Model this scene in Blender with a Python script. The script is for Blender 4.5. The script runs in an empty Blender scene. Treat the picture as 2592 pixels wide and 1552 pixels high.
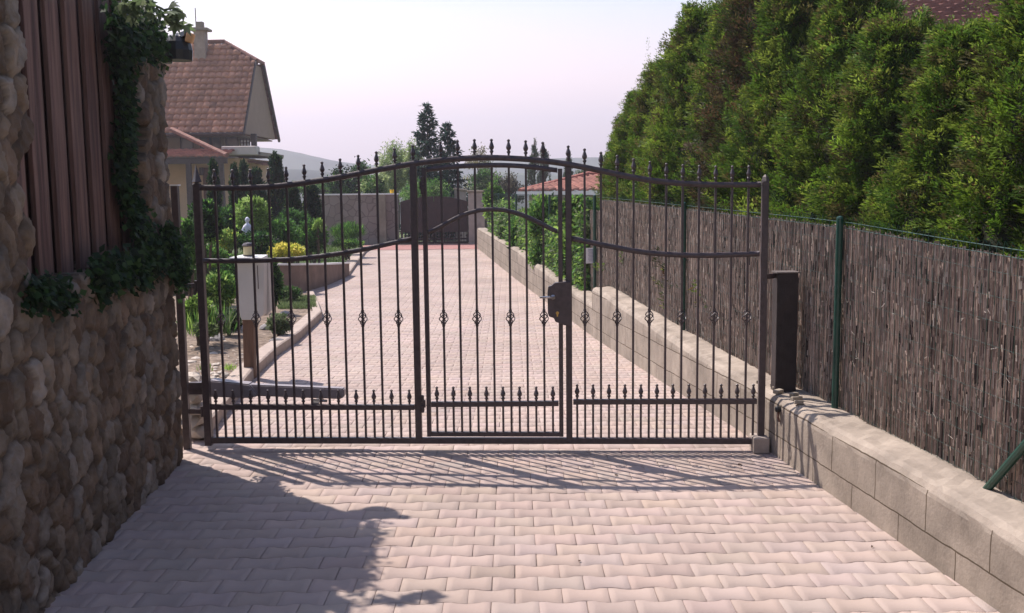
import bpy, bmesh, math, random
import numpy as np
from mathutils import Vector, Matrix
S = bpy.context.scene
COL = S.collection
R = math.radians
# ------------------------------------------------------------------ camera
F = 2569.0; W0 = 2592.0; H0 = 1552.0
CAMH = 1.73
PITCH = math.atan(306.0/F); ROLL = R(.63)
CAM = Vector((0, 0, CAMH))
fw = Vector((0, math.cos(PITCH), -math.sin(PITCH)))
r0 = Vector((1, 0, 0)); u0 = Vector((0, math.sin(PITCH), math.cos(PITCH)))
cu = math.cos(ROLL)*u0 + math.sin(ROLL)*r0
cr = math.cos(ROLL)*r0 - math.sin(ROLL)*u0
cam = bpy.data.cameras.new('camera'); camo = bpy.data.objects.new('camera', cam); COL.objects.link(camo)
camo.matrix_world = Matrix(((cr.x, cu.x, -fw.x, 0), (cr.y, cu.y, -fw.y, 0), (cr.z, cu.z, -fw.z, CAMH), (0, 0, 0, 1)))
cam.sensor_width = 36; cam.lens = 36*F/W0; cam.clip_start = .05; cam.clip_end = 6000
S.camera = camo
# ------------------------------------------------------------------ sky and sun
SUN_AZ = Vector((-.98, .88, 0)).normalized(); SUN_EL = R(55)
wd = bpy.data.worlds.new('World'); S.world = wd; wd.use_nodes = True
nt = wd.node_tree; nt.nodes.clear()
out = nt.nodes.new('ShaderNodeOutputWorld'); bg = nt.nodes.new('ShaderNodeBackground')
sky = nt.nodes.new('ShaderNodeTexSky'); sky.sky_type = 'NISHITA'; sky.sun_disc = False
sky.sun_elevation = SUN_EL; sky.sun_rotation = math.atan2(SUN_AZ.x, SUN_AZ.y)
sky.air_density = 1.3; sky.dust_density = 3.0; sky.ozone_density = 1.0; sky.altitude = 200
tc = nt.nodes.new('ShaderNodeTexCoord'); sx = nt.nodes.new('ShaderNodeSeparateXYZ')
rp = nt.nodes.new('ShaderNodeValToRGB')
e = rp.color_ramp.elements
e[0].position = 0.0; e[0].color = (2.15, 1.32, 1.28, 1)
e[1].position = .55; e[1].color = (.42, .55, .80, 1)
e2 = rp.color_ramp.elements.new(.10); e2.color = (1.98, 1.34, 1.28, 1)
e3 = rp.color_ramp.elements.new(.20); e3.color = (.74, .94, .96, 1)
mx = nt.nodes.new('ShaderNodeMixRGB'); mx.blend_type = 'MULTIPLY'; mx.inputs[0].default_value = 1
nt.links.new(tc.outputs['Generated'], sx.inputs[0]); nt.links.new(sx.outputs['Z'], rp.inputs[0])
nt.links.new(sky.outputs[0], mx.inputs[1]); nt.links.new(rp.outputs[0], mx.inputs[2])
nt.links.new(mx.outputs[0], bg.inputs[0]); bg.inputs[1].default_value = .10
nt.links.new(bg.outputs[0], out.inputs[0])
sl = bpy.data.lights.new('sun', 'SUN'); so = bpy.data.objects.new('sun', sl); COL.objects.link(so)
sl.energy = 4.3; sl.angle = R(.5); sl.color = (1.0, .90, .84)
sd = Vector((SUN_AZ.x*math.cos(SUN_EL), SUN_AZ.y*math.cos(SUN_EL), math.sin(SUN_EL)))
so.rotation_euler = (-sd).to_track_quat('-Z', 'Y').to_euler()
so.location = (-8, 8, 20)
S.view_settings.view_transform = 'Standard'; S.view_settings.look = 'None'
S.view_settings.exposure = 1.0; S.view_settings.gamma = 1
# ------------------------------------------------------------------ pixel helpers (native photo pixels -> world points)
def ray(px, py):
    return (fw + cr*((px-W0/2)/F) - cu*((py-H0/2)/F))
def at(px, py, Y):
    d = ray(px, py); return CAM + d*(Y/d.y)
def G(px, py, h=0.0):
    d = ray(px, py); return CAM + d*((h-CAMH)/d.z)
_gy = [0, 6.9, 9, 12, 20, 28, 40, 4000]; _gh = [0, 0, -.05, -.11, -.10, -.03, 0, 0]
def g(Y): return float(np.interp(Y, _gy, _gh))
def GG(px, py, dh=0.0):                    # on the dipping drive
    p = G(px, py, dh)
    for _ in range(12): p = G(px, py, g(p.y)+dh)
    return p
# ------------------------------------------------------------------ materials
MATS = {}
def mat(name, col=(.5, .5, .5), rough=.7, var=.15, scale=8, bump=0.0, bscale=40, metal=0, vc=False, trans=0.0, spec=.3, col2=None, scale2=None, stretch=(1, 1, 1), detail=6):
    if name in MATS: return MATS[name]
    m = bpy.data.materials.new(name); m.use_nodes = True
    n = m.node_tree.nodes; l = m.node_tree.links
    p = n['Principled BSDF']; o = n['Material Output']
    p.inputs['Roughness'].default_value = rough; p.inputs['Metallic'].default_value = metal
    p.inputs['Specular IOR Level'].default_value = spec
    t = n.new('ShaderNodeTexCoord'); mp = n.new('ShaderNodeMapping'); mp.inputs['Scale'].default_value = stretch
    l.new(t.outputs['Object'], mp.inputs[0])
    ns = n.new('ShaderNodeTexNoise'); ns.inputs['Scale'].default_value = scale; ns.inputs['Detail'].default_value = detail
    l.new(mp.outputs[0], ns.inputs['Vector'])
    mr = n.new('ShaderNodeMapRange'); mr.inputs[1].default_value = .3; mr.inputs[2].default_value = .7
    mr.inputs[3].default_value = 1-var; mr.inputs[4].default_value = 1+var
    l.new(ns.outputs[0], mr.inputs[0])
    mul = n.new('ShaderNodeVectorMath'); mul.operation = 'SCALE'
    l.new(mr.outputs[0], mul.inputs['Scale'])
    if vc:
        a = n.new('ShaderNodeAttribute'); a.attribute_name = 'Col'; src = a.outputs['Color']
    else:
        rgb = n.new('ShaderNodeRGB'); rgb.outputs[0].default_value = (*col, 1); src = rgb.outputs[0]
    if col2 is not None:
        n2 = n.new('ShaderNodeTexNoise'); n2.inputs['Scale'].default_value = scale2 or scale*.4; n2.inputs['Detail'].default_value = 8
        n2.inputs['Roughness'].default_value = .65
        l.new(mp.outputs[0], n2.inputs['Vector'])
        m2 = n.new('ShaderNodeMapRange'); m2.inputs[1].default_value = .42; m2.inputs[2].default_value = .62
        l.new(n2.outputs[0], m2.inputs[0])
        mm = n.new('ShaderNodeMixRGB'); l.new(m2.outputs[0], mm.inputs[0]); l.new(src, mm.inputs[1]); mm.inputs[2].default_value = (*col2, 1)
        src = mm.outputs[0]
    l.new(src, mul.inputs[0])
    l.new(mul.outputs[0], p.inputs['Base Color'])
    if bump:
        b = n.new('ShaderNodeBump'); b.inputs['Strength'].default_value = bump; b.inputs['Distance'].default_value = .01
        nb = n.new('ShaderNodeTexNoise'); nb.inputs['Scale'].default_value = bscale; nb.inputs['Detail'].default_value = 8
        l.new(mp.outputs[0], nb.inputs['Vector']); l.new(nb.outputs[0], b.inputs['Height']); l.new(b.outputs[0], p.inputs['Normal'])
    if trans:
        tr = n.new('ShaderNodeBsdfTranslucent'); ms = n.new('ShaderNodeMixShader'); ms.inputs[0].default_value = trans
        l.new(mul.outputs[0], tr.inputs[0]); l.new(p.outputs[0], ms.inputs[1]); l.new(tr.outputs[0], ms.inputs[2]); l.new(ms.outputs[0], o.inputs[0])
    MATS[name] = m
    return m
M_iron = mat('gate_paint', (.052, .036, .037), .42, .3, 30, .15, 120, spec=.5)
M_leaf = mat('leaf', vc=True, rough=.55, var=.25, scale=3, trans=.5, spec=.25)
M_bark = mat('bark', (.10, .07, .05), .9, .3, 20, .6, 30)
M_paver = mat('paver', vc=True, rough=.85, var=.13, scale=1.0, detail=12, bump=.45, bscale=160, spec=.2, col2=None)
M_joint = mat('joint_sand', (.21, .165, .135), .95, .3, 30, .5, 90)
M_stone = mat('field_stone', vc=True, rough=.85, var=.35, scale=9, bump=1.0, bscale=45, spec=.15)
M_conc = mat('concrete', (.30, .255, .195), .9, .16, 3, .5, 70, col2=(.22, .185, .14), scale2=1.6)
M_wood = mat('weathered_board', (.165, .092, .070), .75, .35, 5, .45, 22, stretch=(6, 6, .35), col2=(.075, .035, .028), scale2=3)
M_white = mat('white_paint', (.72, .70, .67), .5, .05, 6)
M_pink = mat('red_paving', (.30, .15, .13), .85, .15, 6, .3, 60)
M_soil = mat('garden_soil', (.125, .088, .06), .95, .45, 14, 1.0, 30, col2=(.24, .185, .14), scale2=16)
M_green = mat('green_coating', (.007, .048, .032), .35, .2, 30, spec=.5)
M_tile = mat('roof_tile', vc=True, rough=.8, var=.2, scale=5, bump=.2, bscale=40)
M_render = mat('house_render', (.58, .40, .26), .9, .08, 2, .2, 60)
M_dark = mat('dark_timber', (.06, .04, .035), .6, .25, 12, .4, 40)
# ------------------------------------------------------------------ object helpers
def link(o, parent=None):
    COL.objects.link(o)
    if parent is not None:
        o.parent = parent; o.matrix_parent_inverse = Matrix.Translation(-parent.location) if parent.type == 'EMPTY' else Matrix.Identity(4)
    return o
def tag(o, label=None, cat=None, group=None, kind=None):
    if label: o['label'] = label
    if cat: o['category'] = cat
    if group: o['group'] = group
    if kind: o['kind'] = kind
    return o
def empty(name, loc, label=None, cat=None, group=None):
    o = bpy.data.objects.new(name, None); o.location = loc; o.empty_display_size = .2; COL.objects.link(o)
    return tag(o, label, cat, group)
def npmesh(name, V, Fc, m, parent=None, colors=None, smooth=False):
    V = np.asarray(V, dtype=np.float32); Fc = np.asarray(Fc, dtype=np.int32)
    me = bpy.data.meshes.new(name); nf, k = Fc.shape
    me.vertices.add(len(V)); me.vertices.foreach_set('co', V.ravel())
    me.loops.add(nf*k); me.loops.foreach_set('vertex_index', Fc.ravel())
    me.polygons.add(nf); me.polygons.foreach_set('loop_start', np.arange(0, nf*k, k, dtype=np.int32))
    if colors is not None:
        c = np.asarray(colors, dtype=np.float32)
        a = me.color_attributes.new('Col', 'FLOAT_COLOR', 'CORNER')
        c4 = np.ones((nf*k, 4), np.float32)
        if len(c) == nf: c4[:, :3] = np.repeat(c, k, axis=0)
        else: c4[:, :3] = c[Fc.ravel()]
        a.data.foreach_set('color', c4.ravel())
    me.update(calc_edges=True); me.validate()
    if smooth: me.polygons.foreach_set('use_smooth', np.ones(nf, dtype=bool))
    me.materials.append(m)
    o = bpy.data.objects.new(name, me)
    return link(o, parent)
class MB:
    def __init__(s): s.v = []; s.f = []
    def add(s, vs, fs):
        b = len(s.v); s.v += [tuple(v) for v in vs]; s.f += [tuple(b+i for i in f) for f in fs]; return s
    def box(s, c, d, u=(1, 0, 0), w=(0, 0, 1)):     # c centre, d full dims along u, n, w
        c = Vector(c); u = Vector(u).normalized(); w = Vector(w).normalized(); n = w.cross(u).normalized(); w = u.cross(n)
        pts = [c + u*(i*d[0]/2) + n*(j*d[1]/2) + w*(k*d[2]/2) for k in (-1, 1) for j in (-1, 1) for i in (-1, 1)]
        return s.add(pts, [(0, 2, 3, 1), (4, 5, 7, 6), (0, 1, 5, 4), (2, 6, 7, 3), (0, 4, 6, 2), (1, 3, 7, 5)])
    def bar(s, a, b, w, t=None, side=(1, 0, 0)):     # rectangular bar from a to b
        a = Vector(a); b = Vector(b); t = t or w; z = (b-a); L = z.length; z.normalize()
        x = Vector(side); x = (x - z*x.dot(z)).normalized(); y = z.cross(x)
        return s.box((a+b)/2, (w, t, L), x, z)
    def prism(s, poly, ext):                          # polygon of 3D points extruded by vector ext
        n = len(poly); e_ = Vector(ext); p = [Vector(q) for q in poly]
        return s.add(p + [q+e_ for q in p], [tuple(range(n))[::-1], tuple(range(n, 2*n))] + [(i, (i+1) % n, n+(i+1) % n, n+i) for i in range(n)])
    def tube(s, pts, r, n=6, cap=True):
        pts = [Vector(p) for p in pts]; rs = r if isinstance(r, (list, tuple)) else [r]*len(pts)
        base = len(s.v); px_ = None
        for i, p in enumerate(pts):
            d = (pts[min(i+1, len(pts)-1)] - pts[max(i-1, 0)]).normalized()
            x = px_ if px_ is not None else (Vector((1, 0, 0)) if abs(d.x) < .8 else Vector((0, 1, 0)))
            x = (x - d*x.dot(d)).normalized(); px_ = x; y = d.cross(x)
            for k in range(n):
                a = 2*math.pi*k/n; s.v.append(tuple(p + (x*math.cos(a) + y*math.sin(a))*rs[i]))
        for i in range(len(pts)-1):
            for k in range(n):
                s.f.append((base+i*n+k, base+i*n+(k+1) % n, base+(i+1)*n+(k+1) % n, base+(i+1)*n+k))
        if cap:
            s.f.append(tuple(base+k for k in range(n))[::-1]); s.f.append(tuple(base+(len(pts)-1)*n+k for k in range(n)))
        return s
    def lathe(s, c, prof, n=8, up=(0, 0, 1)):        # prof [(h, r)]
        c = Vector(c); up = Vector(up)
        return s.tube([c+up*h for h, r in prof], [max(r, .0004) for h, r in prof], n)
    def build(s, name, m, parent=None, bevel=0.0, smooth=False, seg=1):
        me = bpy.data.meshes.new(name); me.from_pydata(s.v, [], s.f); me.update()
        if bevel or smooth:
            bm = bmesh.new(); bm.from_mesh(me)
            if bevel:
                bmesh.ops.bevel(bm, geom=[x for x in bm.edges if x.is_manifold and x.calc_face_angle(0) > .5], offset=bevel, segments=seg, affect='EDGES', clamp_overlap=True)
            bm.to_mesh(me); bm.free()
        if smooth: me.polygons.foreach_set('use_smooth', [True]*len(me.polygons))
        me.materials.append(m)
        o = bpy.data.objects.new(name, me)
        return link(o, parent)
def sub(parent_mesh_obj, o):                          # make o a sub-part (world-space meshes: identity offsets)
    o.parent = parent_mesh_obj; o.matrix_parent_inverse = parent_mesh_obj.matrix_basis.inverted() if parent_mesh_obj.parent is None else Matrix.Identity(4)
    if parent_mesh_obj.parent is not None: o.matrix_parent_inverse = Matrix.Identity(4)
    return o
# ================================================================== THE SETTING
# right wall line (base, driveway side)
WA = G(2437, 1485); WB = GG(1213, 632)
wdir = Vector((WB.x-WA.x, WB.y-WA.y, 0)).normalized(); wn = Vector((wdir.y, -wdir.x, 0))   # points away from the drive (+X)
def WL(Y, off=0.0, z=0.0):
    t = (Y-WA.y)/wdir.y; p = Vector((WA.x, WA.y, 0)) + wdir*t + wn*off; p.z = z; return p
print('WALL', WA, WB, wdir)
# terrain: one sheet to the horizon
def terrain():
    xs = np.concatenate([[-2100, -1200, -500, -200, -80, -40], np.linspace(-25, 25, 26), [40, 80, 200, 500, 1200, 2100]])
    ys = np.concatenate([[-180, -50, -10], np.linspace(0, 60, 31), [80, 120, 200, 400, 800, 1600, 2400]])
    V = []; 
    for y in ys:
        for x in xs:
            z = g(max(y, 0)) - .12
            if y > 45: z -= min((y-45)*.06, 14)
            V.append((x, y, z))
    nx = len(xs); Fc = [(j*nx+i, j*nx+i+1, (j+1)*nx+i+1, (j+1)*nx+i) for j in range(len(ys)-1) for i in range(nx-1)]
    m = mat('meadow', (.075, .10, .035), .95, .35, .6, .6, 20, col2=(.13, .13, .06), scale2=.08)
    tag(npmesh('ground', V, Fc, m, smooth=True), kind='structure')
terrain()
# hills
def hill(name, prof, Y, depth, m, base=-16):
    V = []; n = len(prof)
    rng = np.random.RandomState(4)
    pts = [at(px, py, Y) for px, py in prof]
    xs = np.linspace(pts[0].x, pts[-1].x, 160); zs = np.interp(xs, [p.x for p in pts], [p.z for p in pts])
    zs = zs + np.convolve(rng.rand(160)-.5, np.ones(5)/5, 'same')*Y*.0022
    rows = 14
    for k in range(rows):
        t = k/(rows-1); yy = Y - depth*.5 + depth*t; hgt = math.sin(math.pi*t)
        for i, x in enumerate(xs):
            wob = 1+.12*math.sin(x*.01*1400/Y+k)
            V.append((x*(yy/Y), yy, base + (zs[i]-base)*hgt*(wob if k not in (6, 7) else 1)))
    Fc = [(j*160+i, j*160+i+1, (j+1)*160+i+1, (j+1)*160+i) for j in range(rows-1) for i in range(159)]
    tag(npmesh(name, V, Fc, m, smooth=True), kind='structure')
m_hill = mat('hill_forest', (.03, .050, .040), .95, .5, .02, col2=(.05, .065, .045), scale2=.01)
hill('hills', [(-700, 400), (300, 405), (560, 400), (650, 386), (700, 388), (790, 402), (850, 410), (1000, 424), (1200, 412), (1330, 404), (1420, 401), (1600, 398), (1800, 395), (2300, 410), (3300, 430)], 620, 260, m_hill)
hill('hills', [(-700, 440), (500, 440), (800, 436), (1000, 445), (1150, 448), (1250, 440), (1400, 445), (1700, 440), (3300, 450)], 380, 120, m_hill)
# driveway: interlocking bow-tie pavers laid in wavy running bond rows
def pavers():
    rng = np.random.RandomState(7)
    P = .137; L = .20; A = .0095
    def wave(x): # trapezoid wave period L
        t = (x/L) % 1.0; c = math.cos(2*math.pi*t); return A*max(-1, min(1, c*1.7))
    ux = [0, .16, .30, .42, .58, .70, .84, 1.0]
    V = []; Fc = []; C = []
    y0 = 1.6; n = 0
    base = np.array([.362, .284, .244])
    nrows = int((29.5-y0)/P)
    for n in range(nrows):
        yb = y0+n*P; off = (L/2 if n % 2 else 0.0)
        xl = -2.9 if yb < 7.2 else -6.2
        xr = WL(yb).x + .12
        k0 = int(math.floor((xl-off)/L)); k1 = int((xr-off)/L)+1
        for k in range(k0, k1):
            x0 = off + k*L
            gap = .0011; ch = .0020
            sB = -1
            dz = rng.normal(0, .0006); tx = rng.normal(0, .0025); ty = rng.normal(0, .0035)
            up = []; lo = []
            cx = x0+L/2; cy = yb+P/2; gz = g(cy)
            jig = rng.normal(0, .0007, 2)
            for u in ux:
                x = x0+u*L; lo.append((x, yb + sB*wave(x-off)*1.0)); up.append((x, yb+P - sB*wave(x-off)*1.0))
            # even rows: lower boundary = +wave, upper = -wave  -> ends wide
            ring = []
            for i, (x, y) in enumerate(lo): ring.append((x, y, i, 0))
            for i, (x, y) in enumerate(reversed(up)): ring.append((x, y, i, 1))
            def place(inset, z):
                b = len(V)
                for x, y, i, s_ in ring:
                    fx = 1-2*inset/L; fy = 1-2*inset/P
                    X = cx+(x-cx)*fx+jig[0]; Yv = cy+(y-cy)*fy+jig[1]
                    V.append((X, Yv, gz + (g(Yv)-gz) + z + dz + tx*(X-cx) + ty*(Yv-cy)))
                return b
            b0 = place(gap, -.012); b1 = place(gap, -.0020); b2 = place(gap+ch, 0)
            m_ = len(ring)
            v = rng.normal(1, .028); c = base*v*np.array([1+rng.normal(0, .015), 1, 1-rng.normal(0, .02)])
            if rng.rand() < .03: c = c*.88
            for a_, b_ in ((b0, b1), (b1, b2)):
                for i in range(m_):
                    j = (i+1) % m_
                    Fc.append((a_+i, a_+j, b_+j, b_+i)); C.append(c)
            h = len(ux)
            for i in range(h-1):   # top strips: lower i,i+1 with upper reversed
                Fc.append((b2+i, b2+i+1, b2+2*h-2-i, b2+2*h-1-i)); C.append(c)
    return V, Fc, C
V, Fc, C = pavers()
tag(npmesh('driveway', V, Fc, M_paver, colors=np.array(C)), kind='structure')
# sand bed below the joints
ysb = np.linspace(-4, 29.6, 60)
V = []; 
for y in ysb: V += [(-6.4 if y > 7.2 else -3.2, y, g(y)-.0065), (3.2 if y < 12 else 1.5, y, g(y)-.0065)]
tag(npmesh('driveway_bed', V, [(2*i, 2*i+1, 2*i+3, 2*i+2) for i in range(59)], M_joint), kind='structure')
# paving behind the photographer (for other viewpoints)
# far red strip and pale kerb in front of the far gate
p0 = GG(925, 634); yR = p0.y
stripV = []
for px in (900, 1060, 1213):
    a_ = at(px, 634, yR); b_ = at(px, 617, yR+2.6); stripV += [(a_.x, yR, g(yR)+.008), (b_.x, yR+2.6, g(yR+2.6)+.008)]
YG = yR+2.6
print('far Y', yR)
tag(npmesh('red_paving_strip', stripV, [(0, 2, 3, 1), (2, 4, 5, 3)], M_pink), kind='structure')

# ================================================================== GATE
GLp = G(529, 1116, .06); GRp = G(1924, 1118, .06)
GL = Vector((GLp.x, GLp.y, 0)); gd = Vector((GRp.x-GLp.x, GRp.y-GLp.y, 0)); GW = gd.length; gd.normalize(); gn = Vector((-gd.y, gd.x, 0))  # gn away from camera
print('GATE', GLp, GRp, GW)
def gs(px, py):                # pixel -> (s, h) on the gate plane
    d = ray(px, py); t = (GL-CAM).dot(gn)/d.dot(gn); p = CAM+d*t
    return (p-GL).dot(gd), p.z
def gp(s, h, o=0.0): return GL + gd*s + gn*o + Vector((0, 0, h))
def curve(pts): 
    q = [gs(*p) for p in pts]; q.sort(); return [a[0] for a in q], [a[1] for a in q]
def smooth_h(c, s):
    xs, hs = c; # cosine-window smoothed interp
    w = .07; return float(np.mean([np.interp(s+d, xs, hs) for d in (-w, -w/2, 0, w/2, w)]))
TOP = curve([(505, 475), (560, 476), (620, 476), (700, 472), (780, 462), (850, 451), (940, 433), (1045, 414), (1130, 404), (1190, 400), (1240, 399), (1300, 401), (1360, 405), (1440, 416), (1530, 434), (1620, 453), (1700, 463), (1800, 468), (1860, 468), (1930, 467)])
MIDL = curve([(505, 660), (570, 661), (640, 660), (740, 657), (830, 647), (920, 632), (1000, 614), (1050, 602)])
MIDD = curve([(1075, 594), (1100, 583), (1130, 566), (1160, 548), (1190, 536), (1240, 528), (1290, 533), (1340, 550), (1380, 572), (1422, 593)])
MIDR = curve([(1440, 601), (1480, 611), (1530, 621), (1620, 638), (1700, 645), (1780, 647), (1850, 645), (1930, 642)])
DTOP = curve([(1075, 431), (1120, 424), (1180, 420), (1242, 418), (1300, 419), (1360, 424), (1425, 434)])
gate = empty('driveway_gate', gp(0, 0), 'wide dark brown wrought iron gate with a small door in it, closed across the driveway', 'gate')
s_ls = gs(514, 800)[0]; s_p1 = gs(1054, 800)[0]; s_p2 = gs(1440, 800)[0]; s_rs = gs(1931, 800)[0]
s_d1 = gs(1081, 800)[0]; s_d2 = gs(1419.5, 800)[0]
hb = .045
def ribbon(name, c, s0, s1, w, t, parent, n=40, o=0):
    V = []; 
    for i in range(n+1):
        s = s0+(s1-s0)*i/n; h = smooth_h(c, s); e_ = (smooth_h(c, s+.01)-smooth_h(c, s-.01))/.02; k = w/2*math.sqrt(1+e_*e_)
        V += [gp(s, h-k, o-t/2), gp(s, h+k, o-t/2), gp(s, h+k, o+t/2), gp(s, h-k, o+t/2)]
    Fc = []
    for i in range(n):
        for k in range(4):
            a_ = i*4+k; b_ = i*4+(k+1) % 4; Fc.append((a_, a_+4, b_+4, b_))
    Fc += [(3, 2, 1, 0), (4*n, 4*n+1, 4*n+2, 4*n+3)]
    return npmesh(name, V, Fc, M_iron, parent)
def gbar(s, h0, h1, w, o=0, t=None): return MB().bar(gp(s, h0, o), gp(s, h1, o), w, t or w, gd)
def htop(s): return smooth_h(TOP, s)
FIN = [(0, .007), (.012, .007), (.018, .012), (.026, .012), (.031, .007), (.040, .014), (.052, .0165), (.085, .006), (.089, .0095), (.097, .0095), (.102, .003)]
def finial(s, h, parent, k=1.0, o=0):
    return sub_or(MB().lathe(gp(s, h, o), [(a*k, b*k) for a, b in FIN], 6).build('finial', M_iron), parent)
def sub_or(o, parent):
    o.parent = parent; o.matrix_parent_inverse = parent.matrix_parent_inverse.copy() if False else Matrix.Identity(4); return o
def basket(s, h, parent, o=0):
    b = MB(); hh = .088; rr = .027
    for k in range(4):
        pts = []
        for i in range(13):
            t = i/12; a = k*math.pi/2 + t*math.pi*1.25; r = rr*math.sin(math.pi*t)**.8+.002
            pts.append(gp(s, h-hh/2+hh*t, o) + gd*(r*math.cos(a)) + gn*(r*math.sin(a)))
        b.tube(pts, .0036, 5)
    b.box(gp(s, h-hh/2-.004, o), (.019, .019, .012), gd); b.box(gp(s, h+hh/2+.004, o), (.019, .019, .012), gd)
    return sub_or(b.build('basket_twist', M_iron, smooth=False), parent)
h_bas = gs(1200, 805)[1]
HLL = gs(780, 1030)[1]; HLD = gs(1250, 1023)[1]; HLR = gs(1700, 1017)[1]; HB = gs(1200, 1115)[1]
print('h:', h_bas, HLL, HLD, HLR, HB, htop(1.9))
# frame members
gbar(s_ls, .03, gs(500, 466)[1], .046).build('stile', M_iron, gate, bevel=.003)
st = gbar(s_p1, HB-.01, htop(s_p1)-.01, .042).build('mullion', M_iron, gate, bevel=.003); finial(s_p1, htop(s_p1)+.018, st)
st = gbar(s_p2, HB-.01, htop(s_p2)-.01, .040).build('mullion', M_iron, gate, bevel=.003); finial(s_p2, htop(s_p2)+.018, st)
# spear on the hinge stile
sh = gs(500, 470)[1]
sp = MB(); c_ = gp(s_ls, sh); 
sp.lathe(c_, [(0, .024), (.012, .028), (.016, .013), (.022, .013)], 10)
sp.lathe(c_+Vector((0, 0, .018)), [(0, .012), (.006, .033), (.03, .024), (.085, .010), (.118, .001)], 4)
sp.build('spear_tip', M_iron, gate)
ribbon('top_rail', TOP, s_ls, s_rs-.03, .036, .040, gate, 90)
ribbon('middle_rail', MIDL, s_ls+.02, s_p1-.02, .030, .034, gate)
ribbon('middle_rail', MIDR, s_p2+.02, s_rs-.03, .032, .034, gate)
MB().bar(gp(s_ls+.023, HLL), gp(s_p1-.025, HLL-.002), .034, .034, (0, 0, 1)).build('lower_rail', M_iron, gate, bevel=.002)
MB().bar(gp(s_p2+.026, HLR), gp(s_rs-.03, HLR+.004), .034, .034, (0, 0, 1)).build('lower_rail', M_iron, gate, bevel=.002)
MB().bar(gp(s_ls-.02, HB), gp(s_rs-.05, HB), .040, .034, (0, 0, 1)).build('bottom_rail', M_iron, gate, bevel=.003)
# balusters
def leaf_bars(s0, s1, n, hl, mid):
    for k in range(1, n+1):
        s = s0+(s1-s0)*k/(n+1); T = htop(s)
        b = gbar(s, HB+.02, T-.015, .0138).build('baluster', M_iron, gate)
        finial(s, T+.018, b)
        if k % 2 == 1: basket(s, h_bas, b)
    for k in range(n+1):
        s = s0+(s1-s0)*(k+.5)/(n+1)
        b = gbar(s, HB+.02, hl+.012, .0138).build('short_baluster', M_iron, gate); finial(s, hl+.017, b, .98)
leaf_bars(s_ls, s_p1, 11, HLL, MIDL)
leaf_bars(s_p2, s_rs, 11, HLR, MIDR)
# the little door in the gate
oo = -.004
door = empty('wicket', gp(s_d1, 0)); door.parent = gate; door.matrix_parent_inverse = Matrix.Translation(-gate.location)
bpy.data.objects.remove(door)
dfr = MB(); HDB = gs(1250, 1098)[1]
dfr.bar(gp(s_d1, HDB-.016, oo), gp(s_d1, smooth_h(DTOP, s_d1)+.012, oo), .028, .032, gd)
dfr.bar(gp(s_d2, HDB-.016, oo), gp(s_d2, smooth_h(DTOP, s_d2)+.012, oo), .028, .032, gd)
dfr.bar(gp(s_d1+.014, HDB, oo), gp(s_d2-.014, HDB, oo), .030, .028, (0, 0, 1))
door = dfr.build('wicket_door', M_iron, gate, bevel=.002)
def dsub(o): return sub_or(o, door)
dsub(ribbon('door_top_rail', DTOP, s_d1+.017, s_d2-.017, .030, .030, None, 30, oo))
dsub(ribbon('door_middle_rail', MIDD, s_d1+.017, s_d2-.017, .028, .030, None, 40, oo))
dsub(MB().bar(gp(s_d1+.017, HLD, oo), gp(s_d2-.017, HLD+.006, oo), .034, .032, (0, 0, 1)).build('door_lower_rail', M_iron, bevel=.002))
for k in range(1, 8):
    s = s_d1+(s_d2-s_d1)*k/8
    b = gbar(s, HDB+.014, smooth_h(DTOP, s)-.01, .0138, oo)
    o_ = dsub(b.build('door_baluster', M_iron))
    T = htop(s); f_ = gbar(s, T+.012, T+.02, .014); f_.lathe(gp(s, T+.018), FIN, 6); f_.build('finial', M_iron, gate)
    if k % 2 == 1:
        ob = basket(s, h_bas, door, oo)
for k in range(8):
    s = s_d1+(s_d2-s_d1)*(k+.5)/8
    b = gbar(s, HDB+.014, HLD+.012, .0138, oo); b.lathe(gp(s, HLD+.017, oo), FIN, 6)
    dsub(b.build('door_short_baluster', M_iron))
# hinges of the little door
for py in (470, 1020):
    hg = MB(); sx_ = gs(1071, py); hh = sx_[1]
    for dz in (-.032, .034): hg.lathe(gp(sx_[0], hh+dz-.026, -.034), [(0, .004), (.004, .012), (.048, .012), (.052, .004)], 10)
    hg.box(gp(sx_[0], hh, -.028), (.04, .012, .05), gd)
    dsub(hg.build('hinge', M_iron))
# lock case, scalloped plate
lk = [(1428, 712), (1405, 714), (1396, 722), (1388, 724), (1386, 738), (1387, 790), (1390, 799), (1402, 803), (1406, 812), (1428, 821), (1446, 822), (1446, 712)]
lp = MB(); lp.prism([gp(*gs(x, y), -.050) for x, y in lk], gn*.045)
lo_ = dsub(lp.build('lock_case', M_iron, bevel=.002))
hp = gs(1400, 750)
kn = MB(); kn.tube([gp(hp[0], hp[1], -.05), gp(hp[0], hp[1], -.085), gp(hp[0]-.03, hp[1]+.004, -.092), gp(hp[0]-.085, hp[1]+.002, -.09)], [.007, .007, .008, .006], 8)
kn.lathe(gp(hp[0], hp[1], -.053), [(-.004, .016), (.004, .016)], 12, -gn)
m_chr = mat('brushed_steel', (.45, .43, .42), .3, .1, 20, metal=1)
dsub(kn.build('handle', m_chr, smooth=True))
kc = gs(1411, 790); ky = MB().lathe(gp(kc[0], kc[1], -.050), [(0, .011), (.004, .010)], 12, -gn); ky.box(gp(kc[0], kc[1]-.014, -.0525), (.009, .004, .018), gd)
dsub(ky.build('keyhole', mat('brass', (.45, .30, .10), .35, .1, 20, metal=1)))
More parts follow.
